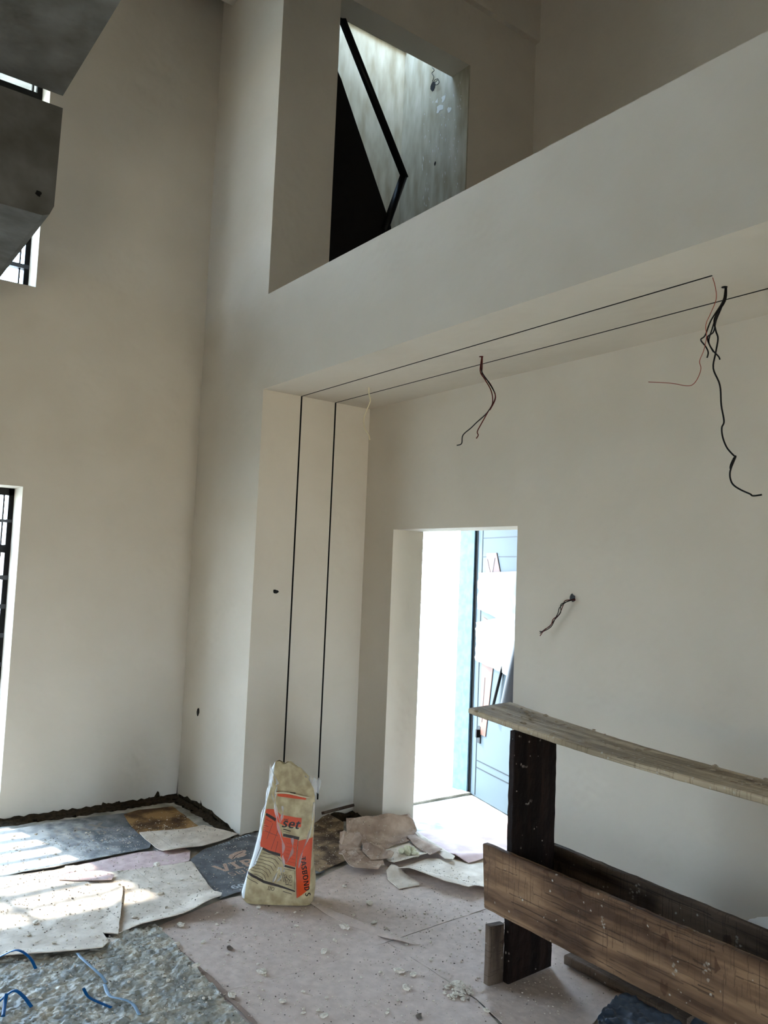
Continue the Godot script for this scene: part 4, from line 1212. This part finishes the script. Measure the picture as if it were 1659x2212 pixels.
func build_straps() -> void:
	var add := func(path: Array, lift: Array, m: Material, label: String) -> void:
		var p := v2(path)
		var pts := []
		for i in p.size(): pts.append(Vector3(p[i].x, floor_height(p[i].x, p[i].y) + 0.004 + lift[i], p[i].y))
		var st := start()
		tube(st, catmull(pts, 6), 0.007, 8, 0.25)
		tag(put("plastic_strap", smooth(st), m), label, "strap")
	add.call([-3.759, -0.803, -3.753, -0.865, -3.731, -0.915, -3.675, -0.953, -3.621, -0.966], [0.0, 0.03, 0.04, 0.03, 0.005], M.strap, "short arched blue plastic strap at the left edge")
	add.call([-3.296, -1.065, -3.262, -1.077, -3.212, -1.106, -3.166, -1.136], [0.04, 0.02, 0.01, 0.0], M.strap, "short blue plastic strap in the middle of the plastic sheet")
	add.call([-3.397, -0.754, -3.427, -0.809, -3.426, -0.842, -3.383, -0.866, -3.327, -0.882], [0.0, 0.02, 0.03, 0.02, 0.0], M.strap, "crossed blue plastic strap at the bottom left corner")
	add.call([-3.309, -0.777, -3.387, -0.799, -3.419, -0.810], [0.0, 0.02, 0.03], M.strap, "blue strap end standing up at the bottom left corner")
	add.call([-3.663, -1.147, -3.585, -1.143, -3.494, -1.155, -3.404, -1.171, -3.366, -1.178], [0.005, 0.01, 0.012, 0.008, 0.0], M.pale_strap, "pale grey plastic strap coming from under the cardboard")
	add.call([-3.354, -1.169, -3.280, -1.155, -3.230, -1.157, -3.183, -1.182, -3.130, -1.205, -3.048, -1.203], [0.0, 0.005, 0.006, 0.006, 0.004, 0.0], M.pale_strap, "pale curling plastic strap on the crumpled sheet")

func build_sack() -> void:
	var s := base("plastic_sack", Vector3(-1.60, 0.0, -3.15))
	tag(s, "white plastic sack with a dark blue patch standing behind the trestle", "sack")
	for pass_ in 2:
		var st := start()
		st.set_smooth_group(0)
		var rows := []
		for i in 13:
			var t := i / 12.0
			var row := []
			for k in 25:
				var a := TAU * k / 24.0
				var r := (0.20 * pow(sin(PI * clampf(t * 0.86 + 0.14, 0, 1)), 0.5)) * (1.0 + 0.22 * fine.get_noise_3d(cos(a) * 3.0, t * 5.0, sin(a) * 3.0)) + pass_ * 0.003
				row.append(Vector3(cos(a) * r, 0.002 + t * 0.49, sin(a) * r * 0.85))
			rows.append(row)
		for i in 12:
			for k in 24:
				if pass_ == 1 and not (i > 5 and i < 11 and k > 1 and k < 8): continue
				tri(st, rows[i][k], rows[i][k + 1], rows[i + 1][k + 1]); tri(st, rows[i][k], rows[i + 1][k + 1], rows[i + 1][k])
		put("sack_body" if pass_ == 0 else "blue_patch", smooth(st), M.sack if pass_ == 0 else M.sack_blue, s)

# ---------------------------------------------------------------- wires and holes
func build_wires() -> void:
	var w := base("hanging_cable")
	tag(w, "thin cream cable hanging from the soffit near the reveal", "cable")
	put("strand", wire(on_z([-4.197, 2.945, -4.194, 2.902, -4.175, 2.850, -4.212, 2.794, -4.240, 2.740, -4.224, 2.677, -4.180, 2.632, -4.161, 2.593], -2.952), 0.004), M.wire_cream, w)
	w = base("hanging_cable")
	tag(w, "red and black cable pair hanging from the middle of the soffit", "cable")
	put("ceiling_grommet", disc_up(Vector3(-3.142, YS - 0.002, -2.951)), M.wire_red, w)
	put("strand", wire(on_z([-3.137, 2.944, -3.137, 2.864, -3.080, 2.791, -3.027, 2.719, -3.033, 2.675, -3.086, 2.620, -3.160, 2.581, -3.203, 2.556, -3.269, 2.522, -3.278, 2.476, -3.316, 2.470], -2.951), 0.0032), M.wire_black, w)
	put("strand", wire(on_z([-3.137, 2.944, -3.140, 2.860, -3.098, 2.807, -3.046, 2.735, -3.043, 2.671, -3.076, 2.626, -3.124, 2.569, -3.154, 2.529, -3.146, 2.508, -3.160, 2.492], -2.951, [0, 0.006, 0.01, 0.01]), 0.003), M.wire_red, w)
	put("strand", wire(on_z([-3.133, 2.943, -3.138, 2.885, -3.139, 2.839, -3.087, 2.794, -3.035, 2.733, -3.023, 2.688, -3.062, 2.634], -2.951, [0, -0.006, -0.01, -0.01]), 0.003), M.wire_red, w)
	w = base("hanging_cable")
	tag(w, "long bundle of black cables with a knotted tail hanging at the right", "cable")
	put("ceiling_grommet", disc_up(Vector3(-1.712, YS - 0.002, -2.925)), M.wire_black, w)
	put("strand", wire(on_z([-1.708, 2.937, -1.712, 2.891, -1.743, 2.838, -1.764, 2.781, -1.778, 2.733, -1.759, 2.692, -1.735, 2.663, -1.729, 2.649], -2.925), 0.003), M.wire_black, w)
	put("strand", wire(on_z([-1.708, 2.937, -1.715, 2.884, -1.761, 2.815, -1.782, 2.755, -1.801, 2.741, -1.792, 2.716, -1.780, 2.689, -1.785, 2.667], -2.925, [0, 0.005, 0.012, 0.02, 0.02]), 0.003), M.wire_black, w)
	put("strand", wire(on_z([-1.708, 2.937, -1.721, 2.878, -1.753, 2.819, -1.770, 2.775, -1.784, 2.753, -1.774, 2.718, -1.757, 2.686], -2.925, [0, -0.005, -0.012, -0.02]), 0.003), M.wire_black, w)
	put("tail", wire(on_z([-1.704, 2.936, -1.709, 2.883, -1.747, 2.821, -1.742, 2.769, -1.738, 2.737, -1.747, 2.682, -1.757, 2.618, -1.728, 2.545, -1.721, 2.462, -1.709, 2.397, -1.718, 2.372, -1.714, 2.334, -1.696, 2.290, -1.667, 2.256, -1.656, 2.251, -1.661, 2.235, -1.680, 2.206, -1.682, 2.223, -1.665, 2.248, -1.671, 2.227, -1.682, 2.192, -1.680, 2.164, -1.668, 2.141, -1.638, 2.120, -1.601, 2.102, -1.588, 2.094, -1.555, 2.096], -2.925, [0, 0, 0.01, 0.01, 0, 0, 0, 0, 0, 0, 0, 0, 0, 0, 0.006, 0.008, 0, -0.006]), 0.0034), M.wire_black, w)
	w = base("hanging_cable")
	tag(w, "thin pale red wire curling away left of the black bundle", "cable")
	put("strand", wire(on_z([-1.691, 2.950, -1.677, 2.902, -1.673, 2.851, -1.697, 2.798, -1.715, 2.760, -1.712, 2.709, -1.723, 2.660, -1.740, 2.621, -1.734, 2.590, -1.746, 2.556, -1.767, 2.533, -1.796, 2.532, -1.866, 2.554, -1.971, 2.577], -2.80), 0.0014), M.wire_pale_red, w)
	# wires out of the back wall
	w = base("wall_wires")
	tag(w, "twisted dark wires sticking out of a hole right of the doorway", "cable")
	var h := put("box_hole", disc(0.021, 5, 0.85), M.wire_black, w)
	h.position = Vector3(-2.818, 1.649, ZB)
	for k in 3:
		var a := on_z([-2.800, 1.647, -2.833, 1.628, -2.864, 1.602, -2.879, 1.564, -2.914, 1.529, -2.935, 1.493, -2.977, 1.465, -3.003, 1.452], -3.33)
		for i in a.size():
			a[i] += Vector3(0.008 * sin(i * 1.9 + k * 2.1), 0.007 * cos(i * 1.7 + k * 2.1), 0.006 * sin(i + k)) if i > 0 else Vector3(0.004 * k, -0.003 * k, -0.03)
		a[a.size() - 1] += Vector3(-0.01 + 0.008 * k, -0.006 * k, 0)
		put("strand", wire(a, 0.0024), [M.wire_black, M.wire_black, M.wire_red][k], w)
	# conduit holes
	var q := put("wall_hole", disc(0.034, 11, 0.6), M.wire_black)
	q.transform = Transform3D(Basis(Vector3(0, 0, 1), -0.15), Vector3(-5.512, 0.678, ZF))
	tag(q, "dark broken hole low on the pier face", "hole")
	q = put("wall_hole", disc(0.017, 12, 1.4), M.wire_black)
	q.transform = Transform3D(Basis(Vector3.UP, PI / 2), Vector3(XE, 1.584, -2.651))
	tag(q, "dark hole in the reveal left of the first groove", "hole")
	q = put("wall_hole", disc(0.018, 13, 0.7), M.wire_black)
	q.position = Vector3(-5.164, 5.294, -4.2324)
	tag(q, "small round dark hole low in the stairwell wall", "hole")
	w = base("wall_wires")
	tag(w, "short curly wires at a dark hole high in the stairwell wall", "cable")
	put("box_hole", disc(0.045, 14, 0.7), mat(Color(0.13, 0.13, 0.13), 0.9), w).position = Vector3(-5.236, 6.03, -4.2324)
	for k in 2:
		put("strand", wire(on_z([[-5.209, 6.024, -5.166, 6.029, -5.135, 6.030, -5.127, 5.993, -5.171, 6.001, -5.192, 6.050, -5.142, 6.042], [-5.217, 6.054, -5.200, 6.088, -5.228, 6.136, -5.197, 6.146, -5.225, 6.185]][k], -4.21), 0.003), M.wire_black, w)
	# lime splashes on the stairwell wall
	var r := RandomNumberGenerator.new()
	r.seed = 77
	var st := start()
	for i in 90:
		var p := Vector2(r.randf_range(-5.35, -4.85), r.randf_range(4.7, 5.95))
		var d := Vector2(r.randf_range(-0.006, 0.012), r.randf_range(-0.045, -0.012))
		var n := d.normalized().orthogonal() * r.randf_range(0.002, 0.006)
		prism(st, PackedVector2Array([p, p + d * 0.4 + n, p + d, p + d * 0.5 - n]), func(v: Vector2, t: float) -> Vector3: return Vector3(v.x, v.y, -4.2310 - t * 0.002))
	for c in [[-5.13, 5.78, 0.05], [-5.08, 5.84, 0.03], [-5.0, 5.7, 0.028], [-5.17, 5.86, 0.022]]:
		var pts := PackedVector2Array()
		for k in 10: pts.append(Vector2(c[0], c[1]) + Vector2.from_angle(TAU * k / 10.0) * c[2] * r.randf_range(0.5, 1.3))
		prism(st, pts, func(v: Vector2, t: float) -> Vector3: return Vector3(v.x, v.y, -4.2310 - t * 0.002))
	put("lime_splashes", smooth(st), mat(Color(0.78, 0.78, 0.76), 0.6), get_node("wall_stairwell")).set_meta("kind", "stuff")

func disc_up(at: Vector3) -> ArrayMesh:
	var st := start()
	tube(st, PackedVector3Array([at, at + Vector3(0, 0.004, 0)]), 0.012, 10)
	return smooth(st)

func _ready() -> void:
	rng.seed = 20240
	wave.seed = 5
	wave.frequency = 1.0
	fine.seed = 8
	fine.frequency = 1.0
	fine.fractal_octaves = 2
	build_camera_and_light()
	make_materials()
	build_room()
	build_openings()
	build_stair_rail()
	build_sheets()
	build_bench()
	build_bag()
	build_sack()
	build_straps()
	build_wires()
	build_debris()
